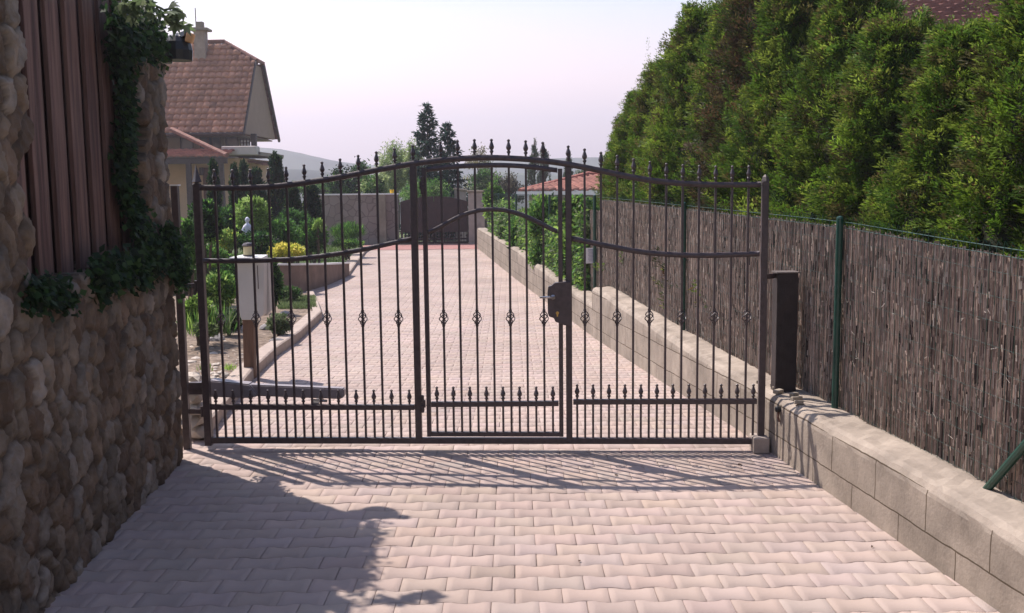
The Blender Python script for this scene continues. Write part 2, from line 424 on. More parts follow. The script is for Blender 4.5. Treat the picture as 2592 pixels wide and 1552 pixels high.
# right fixed gate post with strap to the column
rp_ = empty('gate_post', gp(s_rs, 0), 'dark square post that the right end of the gate closes against', 'post')
gbar(s_rs, .07, gs(1935, 460)[1], .042).build('shaft', M_iron, rp_, bevel=.003)
MB().lathe(gp(s_rs, gs(1935, 460)[1]), [(0, .026), (.006, .026), (.03, .018), (.045, .004)], 4).build('cap', mat('dull_steel', (.13, .11, .10), .6, .1, 20, metal=.3), rp_)
cp = gs(1928, 702)
# column standing on the wall
ccol = at(1982, 1002, GRp.y+.10); ctop = at(1984, 690, GRp.y+.10); cb = Vector((ccol.x, ccol.y, ccol.z-.04)); print('column', ccol, ctop)
clm = empty('steel_column', cb, 'thick black square column standing on the wall top behind the right gate post', 'column')
MB().bar(cb, (cb.x, cb.y, ctop.z), .135, .12, (1, 0, 0)).build('shaft', mat('black_paint', (.022, .016, .016), .5, .3, 15, .2, 60), clm, bevel=.004)
MB().box((cb.x, cb.y, ctop.z+.004), (.15, .135, .008)).build('cap_plate', mat('dull_steel'), clm)
MB().bar(gp(*cp, -.01), Vector((cb.x-.068, cb.y-.02, gp(*cp).z+.004)), .032, .008, (0, 0, 1)).build('strap', M_iron, rp_)
# concrete foot with the stop
fb = G(1925, 1140); 
blk = MB(); blk.box((gp(s_rs, 0).x-.01, gp(s_rs, 0).y-.01, .052), (.10, .14, .104)); 
fo = blk.build('gate_stop', mat('pale_concrete', (.36, .30, .25), .9, .15, 12, .6, 60), bevel=.006); tag(fo, 'small pale concrete block at the foot of the right gate post', 'gate stop')
# left fixed post at the wall end
pl = at(476, 1150, GLp.y+.02)
lpo = empty('gate_post', (pl.x, pl.y, 0), 'slim black post with a pale cap beside the end of the stone wall', 'post')
htp = at(472, 470, pl.y).z
MB().bar((pl.x, pl.y, 0), (pl.x, pl.y, htp), .045, .045).build('shaft', M_iron, lpo, bevel=.003)
MB().box((pl.x, pl.y, htp+.004), (.06, .06, .01)).build('cap', M_white, lpo)
for hh in (.26, 1.10):
    hg = MB(); hg.bar((pl.x+.02, pl.y-.01, hh), gp(s_ls-.02, hh), .03, .012, (0, 0, 1)); hg.lathe(gp(s_ls-.035, hh-.035, 0), [(0, .013), (.07, .013)], 10)
    hg.build('hinge', M_iron, lpo)
# gate opener arm behind the bars
hA = .015
opn = empty('gate_opener', gp(.02, gs(520, 990)[1], .12), 'long grey electric opener arm mounted low behind the left bars', 'gate opener')
M_grey = mat('grey_housing', (.24, .21, .215), .45, .1, 20, spec=.5)
a0, ha0 = gs(512, 992); a1, ha1 = gs(622, 996); a2, ha2 = gs(862, 1003)
bd = MB(); bd.prism([gp(a0, ha0-.052, .08), gp(a1, ha1-.050, .08), gp(a1+.06, ha1-.035, .08), gp(a1, ha1+.045, .08), gp(a0+.02, ha0+.062, .08), gp(a0, ha0+.04, .08)], gn*.10); bd.build('motor_housing', M_grey, opn, bevel=.008, seg=2)
ar = MB(); ar.prism([gp(a1-.02, ha1-.038, .10), gp(a2-.03, ha2-.042, .10), gp(a2, ha2-.03, .10), gp(a2, ha2+.03, .10), gp(a1-.02, ha1+.040, .10)], gn*.07); ar.build('arm', M_grey, opn, bevel=.008, seg=2)
rd = MB(); rd.tube([gp(a2-.22, ha2-.055, .13), gp(a2-.12, ha2-.06, .13)], .010, 8); rd.box(gp(a2-.17, ha2-.05, .07), (.05, .14, .012), gd); rd.build('bracket', m_chr, opn)
MB().box(gp(a0-.06, ha0, .13), (.14, .05, .08), gd).build('rear_bracket', M_iron, opn)

# ================================================================== RIGHT BLOCK WALL
def block_wall():
    # joint pattern by brick texture along the wall
    m = bpy.data.materials.new('block_wall'); m.use_nodes = True; n = m.node_tree.nodes; l = m.node_tree.links; p = n['Principled BSDF']
    p.inputs['Roughness'].default_value = .92; p.inputs['Specular IOR Level'].default_value = .15
    uv = n.new('ShaderNodeAttribute'); uv.attribute_name = 'Col'
    b = n.new('ShaderNodeTexBrick'); b.inputs['Scale'].default_value = 1; b.inputs['Mortar Size'].default_value = .0045; b.inputs['Mortar Smooth'].default_value = .3
    b.inputs['Brick Width'].default_value = .5; b.inputs['Row Height'].default_value = .2; b.offset = .5
    nz = n.new('ShaderNodeTexNoise'); nz.inputs['Scale'].default_value = 9; t = n.new('ShaderNodeTexCoord'); l.new(t.outputs['Object'], nz.inputs['Vector'])
    mv = n.new('ShaderNodeVectorMath'); mv.operation = 'MULTIPLY_ADD'; l.new(nz.outputs['Color'], mv.inputs[0]); mv.inputs[1].default_value = (.012, .012, .0); l.new(uv.outputs['Color'], mv.inputs[2])
    l.new(mv.outputs[0], b.inputs['Vector'])
    b.inputs['Color1'].default_value = (.320, .268, .218, 1); b.inputs['Color2'].default_value = (.280, .235, .190, 1); b.inputs['Mortar'].default_value = (.10, .075, .052, 1)
    n1 = n.new('ShaderNodeTexNoise'); n1.inputs['Scale'].default_value = 2.6; n1.inputs['Detail'].default_value = 9; n1.inputs['Roughness'].default_value = .7; l.new(t.outputs['Object'], n1.inputs['Vector'])
    r1 = n.new('ShaderNodeMapRange'); r1.inputs[1].default_value = .3; r1.inputs[2].default_value = .7; r1.inputs[3].default_value = .62; r1.inputs[4].default_value = 1.22; l.new(n1.outputs[0], r1.inputs[0])
    sp = n.new('ShaderNodeSeparateXYZ'); l.new(uv.outputs['Vector'], sp.inputs[0]); gt = n.new('ShaderNodeMath'); gt.operation = 'GREATER_THAN'; gt.inputs[1].default_value = .006; l.new(sp.outputs['Z'], gt.inputs[0])
    mc = n.new('ShaderNodeMixRGB'); l.new(gt.outputs[0], mc.inputs[0]); l.new(b.outputs['Color'], mc.inputs[1]); mc.inputs[2].default_value = (.325, .272, .220, 1)
    sc = n.new('ShaderNodeVectorMath'); sc.operation = 'SCALE'; l.new(mc.outputs[0], sc.inputs[0]); l.new(r1.outputs[0], sc.inputs['Scale']); l.new(sc.outputs[0], p.inputs['Base Color'])
    n2 = n.new('ShaderNodeTexNoise'); n2.inputs['Scale'].default_value = 60; n2.inputs['Detail'].default_value = 8; l.new(t.outputs['Object'], n2.inputs['Vector'])
    ad = n.new('ShaderNodeMath'); ad.operation = 'MULTIPLY_ADD'; iv = n.new('ShaderNodeMath'); iv.operation = 'SUBTRACT'; iv.use_clamp = True; l.new(b.outputs['Fac'], iv.inputs[0]); l.new(gt.outputs[0], iv.inputs[1]); l.new(iv.outputs[0], ad.inputs[0]); ad.inputs[1].default_value = -1.2; l.new(n2.outputs[0], ad.inputs[2])
    bu = n.new('ShaderNodeBump'); bu.inputs['Distance'].default_value = .008; bu.inputs['Strength'].default_value = .35; l.new(ad.outputs[0], bu.inputs['Height']); l.new(bu.outputs[0], p.inputs['Normal'])
    return m
M_block = block_wall()
def wall_seg(Y0, Y1, top, parent, name, rng, thick=.27):
    n = max(2, int((Y1-Y0)/.06)); V = []; C = []
    wY = np.arange(0, 32, .23); wN = rng.normal(0, .0022, len(wY))
    prof = [(0, -.25), (0, .0), (0, .10), (0, .2), (0, .275), (.004, None), (.02, None), (.05, None), (.13, None), (.2, None), (thick, None), (thick, -.25)]
    for i in range(n+1):
        Y = Y0+(Y1-Y0)*i/n; T = top(Y); gz = g(Y)
        wob = float(np.interp(Y, wY, wN))
        for k, (o, z) in enumerate(prof):
            if z is None:
                zz = T - (.040, .014, 0, .003, -.002, 0)[k-5] + (rng.normal(0, .0035) if k > 5 else 0) + wob
            elif k in (0, 11): zz = gz - .25 if k == 0 else gz-.25
            else: zz = gz + z*(T-gz)/.33
            q = WL(Y, o + (rng.normal(0, .0012) if 0 < k < 7 else 0) + (wob*.7 if k < 8 else 0), zz); V.append(q)
            C.append((Y, (zz-gz+.06) + (o if k > 5 else 0)*0, o))
    m_ = len(prof)
    Fc = [(i*m_+k, i*m_+k+1, (i+1)*m_+k+1, (i+1)*m_+k) for i in range(n) for k in range(m_-1)]
    o = npmesh(name, V, Fc, M_block, parent, colors=np.array(C), smooth=False)
    bm = bmesh.new(); bm.from_mesh(o.data); bm.verts.ensure_lookup_table()
    bm.faces.new([bm.verts[k] for k in range(m_)]); bm.faces.new([bm.verts[n*m_+k] for k in range(m_)][::-1])
    bmesh.ops.recalc_face_normals(bm, faces=bm.faces); bm.to_mesh(o.data); bm.free()
    o.data.polygons.foreach_set('use_smooth', [False]*len(o.data.polygons))
    return o
def Yof(px):                      # Y on the wall line for a pixel column near the base
    lo, hi = 1.0, 40.0
    for _ in range(50):
        md = (lo+hi)/2; q = WL(md, 0, g(md)) - CAM; x = W0/2 + F*q.dot(cr)/q.dot(fw)
        if x > px: lo = md
        else: hi = md
    return lo
def proj(p):
    q = Vector(p)-CAM; return (W0/2+F*q.dot(cr)/q.dot(fw), H0/2-F*q.dot(cu)/q.dot(fw))
def top_at(px, py): Y = Yof(px); d = ray(px, py); return Y, at(px, py, Y).z
tops = [top_at(2590, 1375), top_at(2300, 1195), top_at(2100, 1085), top_at(1962, 1003), top_at(1868, 958), top_at(1700, 858), top_at(1600, 792), top_at(1503, 730)]
tops2 = [top_at(1490, 765), top_at(1400, 703), top_at(1300, 628), top_at(1215, 580)]
print('tops', tops, tops2)
tY = [t[0] for t in tops]; tH = [t[1] for t in tops]; tY2 = [t[0] for t in tops2]; tH2 = [t[1] for t in tops2]
YS = Yof(1498); print('step', YS)
rngw = np.random.RandomState(3)
bw = empty('block_wall', WL(6, 0, 0), 'low rough concrete block wall along the right edge of the driveway', 'wall')
wall_seg(0.6, YS, lambda Y: float(np.interp(Y, tY, tH)), bw, 'near_section', rngw)
wall_seg(YS+.003, Yof(1213)+.6, lambda Y: float(np.interp(Y, tY2, tH2)), bw, 'far_section', rngw, thick=.24)
def wtop(Y): return float(np.interp(Y, tY, tH)) if Y < YS else float(np.interp(Y, tY2, tH2))
# photocell on the wall face
pc = at(1976, 1036, 1); Yc = Yof(1976)+.02; pc = at(1976, 1036, Yc)
ph = empty('photocell', pc, 'small round black sensor hanging on the concrete wall by the gate', 'sensor')
q = Vector((pc.x-.012, pc.y, pc.z))
MB().lathe(q, [(-.02, .018), (.012, .020), (.02, .016), (.024, .008)], 12, -wn).build('housing', mat('black_plastic', (.02, .02, .02), .35, .1, 20), ph, smooth=False)
MB().tube([q+Vector((0, 0, -.015)), q+Vector((-.004, 0, -.05)), q+Vector((.006, 0, -.08))], .007, 6).build('cable', mat('rust_cable', (.14, .07, .05), .7), ph)
# loose rubble by the column
rub = MB()
for k in range(7):
    c_ = WL(Yof(1960)-.25+.11*k, .05+.03*(k % 3), wtop(6.4)+.012)
    rub.box(c_, (.05+.02*(k % 2), .04, .025), (1, .3*k, 0), (.1*k % .4, .2, 1))
tag(rub.build('mortar_rubble', M_conc, bevel=.004), 'broken mortar lumps lying on the wall top at the foot of the black column', 'rubble')

# ================================================================== MESH FENCE WITH REED SCREEN
FO = .245
def ftop(Y): return float(np.interp(Y, [2, 4.2, 6, 12.5, 20, 30], [1.42, 1.43, 1.50, 1.57, 1.53, 1.5]))
fence = empty('mesh_fence', WL(8, FO), 'green wire mesh fence on the right wall with brown reed screening fixed behind it', 'fence')
YE = Yof(1488)*1.09
Ytall = YE-.7
def reeds(Y0, Y1):
    rng = np.random.RandomState(11); w = .0038; n = int((Y1-Y0)/w/wdir.y); V = []; Fc = []; C = []
    pal = np.array([[.30, .220, .170], [.35, .262, .205], [.26, .188, .148], [.39, .305, .24], [.21, .15, .12], [.32, .25, .205]])
    for i in range(n):
        Y = Y0+(Y1-Y0)*i/n; T = ftop(Y)-.035+rng.normal(0, .007)-(.14 if Y > Ytall else 0); B = wtop(Y)-.02
        z = B; base = pal[rng.randint(6)]; o = rng.rand()*.006
        while z < T:
            h = .02+rng.rand()**2*.22; z1 = min(T, z+h); oo = FO+.012+o+rng.normal(0, .0035); tl = rng.normal(0, .004)
            c = base*rng.normal(1, .27)
            if rng.rand() < .05: c = np.array([.42, .36, .30])*rng.uniform(.7, 1.2); z1 = min(T, z+.02+rng.rand()*.07); oo -= .004
            if rng.rand() < .05: c = np.array([.025, .018, .016])
            b_ = len(V)
            ww = w*rng.uniform(.55, .85)
            V += [WL(Y-ww, oo+.003, z), WL(Y, oo-.002, z), WL(Y+ww, oo+.003, z), WL(Y+tl+ww, oo+.003, z1), WL(Y+tl, oo-.002, z1), WL(Y+tl-ww, oo+.003, z1)]
            Fc += [(b_, b_+1, b_+4, b_+5), (b_+1, b_+2, b_+3, b_+4)]; C += [np.clip(c, .01, .8)]*2
            z = z1
    # loose straws lying across
    for k in range(260):
        Y = Y0+(Y1-Y0)*rng.rand(); z = wtop(Y)+.05+rng.rand()*(ftop(Y)-wtop(Y)-.25); a = rng.uniform(-1.2, 1.2); L = rng.uniform(.015, .05)
        b_ = len(V); dY = L*math.cos(a); dz = L*math.sin(a); o = FO+.002
        V += [WL(Y, o, z), WL(Y+dY, o, z+dz), WL(Y+dY, o, z+dz+.0035), WL(Y, o, z+.0035)]
        Fc += [(b_, b_+1, b_+2, b_+3)]; C += [np.array([.45, .40, .34])*rng.uniform(.6, 1.1)]
    # dark backing thatch
    b_ = len(V); m_ = 60
    for i in range(m_+1):
        Y = Y0+(Y1-Y0)*i/m_; tt = ftop(Y)-.05-(.14 if Y > Ytall else 0); V += [WL(Y, FO+.03, wtop(Y)-.05), WL(Y, FO+.03, tt)]
    Fc += [(b_+2*i, b_+2*i+2, b_+2*i+3, b_+2*i+1) for i in range(m_)]; C += [np.array([.10, .075, .062])]*m_
    return npmesh('reed_screen', [tuple(v) for v in V], Fc, mat('reed', vc=True, rough=.7, var=.15, scale=30, spec=.3), fence, colors=np.array(C))
reeds(1.2, YE)
def wires(Y0, Y1, name, label=None, parent=fence):
    b = MB(); rng = random.Random(5)
    def hw(z_of, r):
        pts = []; n = int((Y1-Y0)/.6)+2
        for i in range(n+1):
            Y = Y0+(Y1-Y0)*i/n; pts.append(WL(Y, FO-.003, z_of(Y)))
        b.tube(pts, r, 4)
    hw(lambda Y: ftop(Y), .0022); hw(lambda Y: ftop(Y)-.035, .0018)
    for k in range(1, 11): hw(lambda Y: ftop(Y)-.11*k if ftop(Y)-.11*k > wtop(Y)+.01 else wtop(Y)+.01, .0008)
    Y = Y0
    while Y < Y1:
        b.tube([WL(Y, FO-.005, wtop(Y)+.005), WL(Y, FO-.005, ftop(Y)+.010), WL(Y-.016, FO-.010, ftop(Y)+.026+rng.random()*.008), WL(Y-.028, FO-.004, ftop(Y)+.012)], .0013, 3); Y += .052
    return b.build(name, M_green, parent)
wires(1.2, Yof(1225), 'wire_mesh')
for i, px in enumerate((2130, 1737, 1510, 1395, 1310, 1265)):
    lo, hi = 1, 30
    for _ in range(40):
        md = (lo+hi)/2
        if proj(WL(md, FO, 1.0))[0] > px: lo = md
        else: hi = md
    Y = lo; pt = MB(); pt.lathe(WL(Y, FO-.024, wtop(Y)-.03), [(0, .021), (ftop(Y)-wtop(Y)+.05, .021), (ftop(Y)-wtop(Y)+.058, .018), (ftop(Y)-wtop(Y)+.064, .003)], 12)
    pt.build('post', M_green, fence, smooth=False)
# leaning braces
lo = 4.0
for _ in range(1):
    Yb = 4.75
def Yfence(px, py):   # point on fence plane
    d = ray(px, py); P0 = WL(5, FO-.03); t = (P0-CAM).dot(wn)/d.dot(wn); return CAM+d*t
bA = Yfence(2478, 1262); bB = Yfence(2592, 1130); bC = bA+(bB-bA)*3.2
MB().tube([bA, bC], .019, 10).build('brace', M_green, fence)
bA = Yfence(1645, 750); bB = Yfence(1610, 560)
# notice on the mesh
YN = Yof(1500)*1.075
n0 = Yfence(1489, 664); n1 = Yfence(1518, 668); n2 = Yfence(1518, 629); n3 = Yfence(1489, 626)
cN = (n0+n2)/2; wN = .20; hN = (n3.z-n0.z)
cN = cN - wn*.02
sg = empty('notice_board', (cN.x, cN.y, cN.z-hN/2), 'small white notice sheet tied to the reed fence beyond the gate', 'notice')
face = Vector((1, .25, 0)).normalized(); fN = Vector((face.y, -face.x, 0))
MB().box(cN, (.17, .004, hN), face).build('sheet', mat('notice_paper', (.62, .62, .66), .6, .05, 10), sg)
tx = MB()
for k in range(9): tx.box(cN + fN*.0035 + Vector((0, 0, hN*(.38-.09*k))) - face*(.01 if k % 3 else 0), (.12-.02*(k % 3), .002, .006 if k else .012), face)
tx.build('print_lines', mat('faded_ink', (.33, .34, .42), .7), sg)

# ================================================================== FOLIAGE
def dirs(n, rng, zb=0.0):
    d = rng.normal(size=(n, 3)); d[:, 2] += zb; return d/np.linalg.norm(d, axis=1, keepdims=True)
def leafquads(P, D, N, L, Wd, rng, curl=.0):
    """diamond leaves: P base points, D direction, N approx normal"""
    n = len(P); Wv = np.cross(D, N); Wv /= (np.linalg.norm(Wv, axis=1, keepdims=True)+1e-9)
    L = (np.ones(n)*L if np.isscalar(L) else L)[:, None]; Wd = (np.ones(n)*Wd if np.isscalar(Wd) else Wd)[:, None]
    V = np.empty((n, 4, 3)); V[:, 0] = P; V[:, 1] = P+D*L*.45+Wv*Wd*.5; V[:, 2] = P+D*L; V[:, 3] = P+D*L*.45-Wv*Wd*.5
    Fc = np.arange(n*4).reshape(n, 4)
    return V.reshape(-1, 3), Fc
def colmix(n, rng, pal, j=.18):
    pal = np.array(pal); c = pal[rng.randint(len(pal), size=n)]; return np.clip(c*rng.normal(1, j, (n, 1)), .004, 1)
PAL_THUJA = [(.080, .150, .016), (.125, .195, .020), (.055, .110, .015), (.18, .24, .035), (.10, .155, .022), (.10, .09, .03)]
def thuja_mesh(seed, H, Rm, nb=1500, per=44, pal=PAL_THUJA, L=.075, Wd=.02, sparse_top=True):
    rng = np.random.RandomState(seed)
    lob = rng.rand(6)*6.28
    def rad(t, a):
        b = Rm*(np.clip(1-t, 0, 1)**.58)*(.62+.45*np.clip(t*5, 0, 1))
        return b*(1+.10*np.sin(3*a+lob[0]+t*7)+.09*np.sin(5*a+lob[1]-t*11)+.08*np.sin(2*a+t*17+lob[2])+.05*np.sin(9*a+t*29+lob[3]))
    t = 1-np.sqrt(rng.rand(nb))*1.0; t = np.clip(t*1.0, 0, .985); a = rng.rand(nb)*2*np.pi
    t = rng.rand(nb)**1.15*.97
    dep = rng.rand(nb)**.5*.30
    r = rad(t, a)*(1.05-dep)
    B = np.stack([r*np.cos(a), r*np.sin(a), t*H+.05], 1)
    O = np.stack([np.cos(a), np.sin(a), np.zeros(nb)], 1)
    bd = O*.75 + np.array([0, 0, 1.0])*rng.uniform(.4, 1.3, (nb, 1)) + rng.normal(0, .3, (nb, 3)); bd /= np.linalg.norm(bd, axis=1, keepdims=True)
    bn = np.cross(bd, rng.normal(size=(nb, 3))); bn /= np.linalg.norm(bn, axis=1, keepdims=True)
    bs = np.cross(bd, bn)
    bl = rng.uniform(.10, .26, nb)*(1.0 if H > 2 else .6*H/2+.2)
    tint = colmix(nb, rng, pal, .22)
    i = np.repeat(np.arange(nb), per); m = len(i)
    f = rng.rand(m); side = rng.choice([-1, 1], m)
    P = B[i] + bd[i]*(bl[i]*(f-.3))[:, None] + bs[i]*(side*rng.rand(m)*(1-f*.6)*bl[i]*.38)[:, None] + rng.normal(0, .008, (m, 3))
    D = bd[i]*(.55+.3*f)[:, None] + bs[i]*(side*(.9-.6*f))[:, None] + rng.normal(0, .22, (m, 3)); D /= np.linalg.norm(D, axis=1, keepdims=True)
    N = bn[i]+rng.normal(0, .35, (m, 3))
    V, Fc = leafquads(P, D, N, rng.uniform(.6, 1.2, m)*L, rng.uniform(.7, 1.2, m)*Wd, rng)
    C = tint[i]*rng.normal(1, .15, (m, 1)); 
    yl = rng.rand(m) < .02; C[yl] = np.array([.22, .24, .05])
    br = rng.rand(m) < .02; C[br] = np.array([.12, .06, .03])
    # leaders poking out on top
    k = 7; lp = []; ld = []; lc = []
    for q in range(k):
        ang = rng.rand()*6.28; rr = rng.rand()*Rm*.40; h0 = H*(.86+rng.rand()*.10); hl = H*rng.uniform(.06, .17); x0, y0 = rr*math.cos(ang), rr*math.sin(ang)
        nn = 90; ff = rng.rand(nn); aa = rng.rand(nn)*6.28; sp_ = (1-ff)*.05+.006
        lp.append(np.stack([x0+np.cos(aa)*sp_, y0+np.sin(aa)*sp_, h0+ff*hl], 1)); d_ = np.stack([np.cos(aa)*.7, np.sin(aa)*.7, np.ones(nn)], 1); ld.append(d_/np.linalg.norm(d_, axis=1, keepdims=True))
    lp = np.concatenate(lp); ld = np.concatenate(ld)
    V2, F2 = leafquads(lp, ld, rng.normal(size=ld.shape), L*.6, Wd*.65, rng)
    C2 = colmix(len(lp), rng, pal, .2)
    V = np.concatenate([V, V2]); F2 = F2+len(P)*4; Fc = np.concatenate([Fc, F2]); C = np.concatenate([C, C2])
    # the solid dark core added to block light is a separate mesh
    return V, Fc, np.clip(C, .003, 1), rad
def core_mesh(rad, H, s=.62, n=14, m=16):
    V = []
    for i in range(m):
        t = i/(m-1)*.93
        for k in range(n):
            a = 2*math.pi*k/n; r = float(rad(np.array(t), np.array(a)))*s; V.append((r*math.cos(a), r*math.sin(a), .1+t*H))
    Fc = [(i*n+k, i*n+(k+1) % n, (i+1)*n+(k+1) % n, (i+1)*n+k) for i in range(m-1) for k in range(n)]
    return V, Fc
M_core = mat('dark_light_block', (.020, .022, .010), .95, .5, 12, 1, 30)  # near-black solid cone added inside each conifer crown to block light
protos = {}
def mesh_only(name, V, Fc, m, colors=None):
    o = npmesh(name, V, Fc, m, None, colors); me = o.data; bpy.data.objects.remove(o); return me
def tapered_trunk(H, r):
    b = MB(); b.tube([(0, 0, -.25), (.01, 0, H*.2), (-.01, .01, H*.5), (0, 0, H*.86)], [r, r*.8, r*.5, r*.12], 8)
    rg = random.Random(int(H*100))
    for k in range(10):
        z = H*(.12+.07*k); a = k*2.4; L = H*.12*(1-k/13)
        b.tube([(0, 0, z), (math.cos(a)*L*.6, math.sin(a)*L*.6, z+L*.5), (math.cos(a)*L, math.sin(a)*L, z+L*1.2)], [r*.3, r*.2, r*.06], 5)
    o = b.build('trunk', M_bark); me = o.data; bpy.data.objects.remove(o); return me
def conifer(kind, loc, rz, sc, label, cat, group=None, name='thuja_tree'):
    fol, core, tr = protos[kind]
    t = empty(name, loc, label, cat, group); t.rotation_euler.z = rz; t.scale = sc
    for nm, me in (('foliage', fol), ('light_block_core', core), ('trunk', tr)):
        if me is None: continue
        c = bpy.data.objects.new(nm, me); COL.objects.link(c); c.parent = t
    return t
for kd, (seed, H, Rm) in {'A': (21, 3.5, .66), 'B': (22, 3.5, .62), 'C': (23, 3.5, .70), 'D': (24, 3.5, .64)}.items():
    br_ = kd == 'D'
    V, Fc, C, rad = thuja_mesh(seed, H, Rm, 1500 if br_ else 2300, 90 if br_ else 100, L=.036, Wd=.0098, pal=[(.05, .075, .015), (.075, .06, .025), (.085, .05, .025), (.06, .10, .018), (.03, .04, .012), (.11, .08, .04)] if br_ else PAL_THUJA)
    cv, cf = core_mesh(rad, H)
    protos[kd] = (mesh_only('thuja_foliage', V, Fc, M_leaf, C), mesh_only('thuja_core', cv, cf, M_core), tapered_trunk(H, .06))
rg = random.Random(2)
ords = ['first', 'second', 'third', 'fourth', 'fifth', 'sixth', 'seventh', 'eighth', 'ninth', 'tenth', 'eleventh', 'twelfth', 'thirteenth', 'fourteenth', 'fifteenth']
hY = [15.9, 14.9, 13.8, 12.7, 11.7, 10.7, 9.75, 8.9, 8.05, 7.2, 6.4, 5.65, 4.9, 4.1, 3.3]
hS = [.79, .88, .95, 1.04, 1.08, 1.12, 1.12, 1.04, .91, .83, .79, .80, .80, .82, .85]
for i, (Y, s) in enumerate(zip(hY, hS)):
    lab = f'{ords[i]} thuja of the hedge behind the reed fence, counted from its far end'
    if i == 0: lab = 'shorter pale green thuja at the far left end of the hedge, against the sky'
    o = WL(Y, FO+.92+rg.uniform(.02, .16), -.1)
    conifer('BABCABDACBACBAC'[i], o, rg.uniform(0, 6.28), (max(s, .95)*rg.uniform(1.10, 1.24), max(s, .95)*rg.uniform(1.10, 1.24), s*rg.uniform(.98, 1.05)), lab, 'tree', 'thujas in the hedge behind the reed fence')

def shrub(name, label, cat, c, rad3, n, L, Wd, pal, seed, group=None, stems=True, ground=None, clump=.35, updir=.3, m=None, hollow=.55):
    """leafy bush: leaves gathered in clumps through an ellipsoid"""
    rng = np.random.RandomState(seed); c = np.array(c); r3 = np.array(rad3)
    nc = max(8, n//28); cd = dirs(nc, rng, .15); cr_ = (hollow+(1-hollow)*rng.rand(nc)**.6)
    cc = cd*cr_[:, None]*r3*(1-clump*.5)
    i = rng.randint(nc, size=n); P = cc[i]+dirs(n, rng)*(rng.rand(n)**.5)[:, None]*clump*r3
    D = P/r3; D /= (np.linalg.norm(D, axis=1, keepdims=True)+1e-6); D = D*.7+rng.normal(0, .6, (n, 3)); D[:, 2] += updir; D /= np.linalg.norm(D, axis=1, keepdims=True)
    V, Fc = leafquads(P+c, D, rng.normal(size=(n, 3)), rng.uniform(.6, 1.2, n)*L, rng.uniform(.6, 1.2, n)*Wd, rng)
    tint = np.array([colmix(1, rng, pal, .2)[0] for _ in range(nc)])
    C = np.clip(tint[i]*rng.normal(1, .15, (n, 1)), .004, 1)
    gz = ground if ground is not None else c[2]-r3[2]*.9
    t = empty(name, (c[0], c[1], gz), label, cat, group)
    npmesh('foliage', V, Fc, m or M_leaf, t, colors=C)
    if stems:
        b = MB(); rr = random.Random(seed)
        for k in range(5):
            a = rr.random()*6.28; q = Vector((c[0]+math.cos(a)*r3[0]*.5, c[1]+math.sin(a)*r3[1]*.5, c[2]+r3[2]*.35)); p = Vector((c[0]+rr.uniform(-.05, .05)*r3[0]*3, c[1], gz-.02))
            b.tube([p, p.lerp(q, .5)+Vector((rr.uniform(-.1, .1)*r3[0], 0, 0)), q], [.012+.02*r3[0], .01+.012*r3[0], .004], 5)
        b.build('stems', M_bark, t)
    return t
def px_shrub(name, label, cat, px, py, Y, rw, rh, n, L, Wd, pal, seed, **k):
    c = at(px, py, Y); rx = rw*Y/F; rz = rh*Y/F
    return shrub(name, label, cat, c, (rx, max(rx*.8, .05), rz), n, L, Wd, pal, seed, **k)
G_DARK = [(0.017, 0.048, 0.016), (0.025, 0.063, 0.018), (0.014, 0.037, 0.014)]
G_MID = [(0.06, 0.143, 0.03), (0.083, 0.195, 0.038), (0.045, 0.105, 0.027), (0.12, 0.24, 0.045)]
G_LITE = [(0.2, 0.325, 0.062), (0.275, 0.413, 0.088), (0.15, 0.263, 0.05), (0.35, 0.475, 0.138)]
G_YEL = [(.50, .46, .06), (.42, .42, .06), (.30, .36, .05), (.6, .52, .10)]
G_OLIV = [(.12, .16, .07), (.16, .2, .10), (.09, .13, .06)]
# --- garden, left beyond the gate
# ground of the beds and kerbs
def poly_sheet(name, pts, z, m, kind='structure'):
    b = MB(); n = len(pts)
    V = [Vector((p[0], p[1], z if len(p) < 3 else p[2])) for p in pts]
    b.prism([v - Vector((0, 0, .2)) for v in V], (0, 0, .2)); o = b.build(name, m)
    bm = bmesh.new(); bm.from_mesh(o.data); bmesh.ops.recalc_face_normals(bm, faces=bm.faces); bm.to_mesh(o.data); bm.free()
    return tag(o, kind=kind)
K = [(525, 1110), (575, 1046), (640, 962), (700, 903), (762, 858), (815, 806)]
kp = [GG(*p) for p in K]; tip = kp[-1]; tip2 = GG(795, 752); tip3 = GG(700, 760)
print('kerb', [tuple(round(v, 2) for v in p) for p in kp], tip2, tip3)
def offset_line(ps, d):
    out_ = []
    for i, p in enumerate(ps):
        a = ps[max(i-1, 0)]; b = ps[min(i+1, len(ps)-1)]; t = Vector((b.x-a.x, b.y-a.y, 0)).normalized(); n = Vector((-t.y, t.x, 0)); q = Vector((p.x, p.y, 0))+n*d; q.z = p.z; out_.append(q)
    return out_
def kerb(ps, w, h, name, label):
    L0 = offset_line(ps, 0); L1 = offset_line(ps, w); b = MB()
    for i in range(len(ps)-1):
        z0 = g(ps[i].y); z1 = g(ps[i+1].y); v = []
        for p, q, z in ((L0[i], L1[i], z0), (L0[i+1], L1[i+1], z1)):
            v += [(p.x, p.y, z-.1), (p.x, p.y, z+h-.012), (p.x*.9+q.x*.1, p.y*.9+q.y*.1, z+h), (q.x, q.y, z+h), (q.x, q.y, z-.1)]
        b.add(v, [(k, k+1, k+6, k+5) for k in range(4)] + ([(4, 3, 2, 1, 0)] if i == 0 else []) + ([(5, 6, 7, 8, 9)] if i == len(ps)-2 else []))
    o = b.build(name, mat('kerb_concrete', (.36, .29, .24), .9, .15, 8, .4, 60)); tag(o, label, 'kerb')
    bm = bmesh.new(); bm.from_mesh(o.data); bmesh.ops.remove_doubles(bm, verts=bm.verts, dist=.0005); bmesh.ops.recalc_face_normals(bm, faces=bm.faces); bm.to_mesh(o.data); bm.free()
    return o
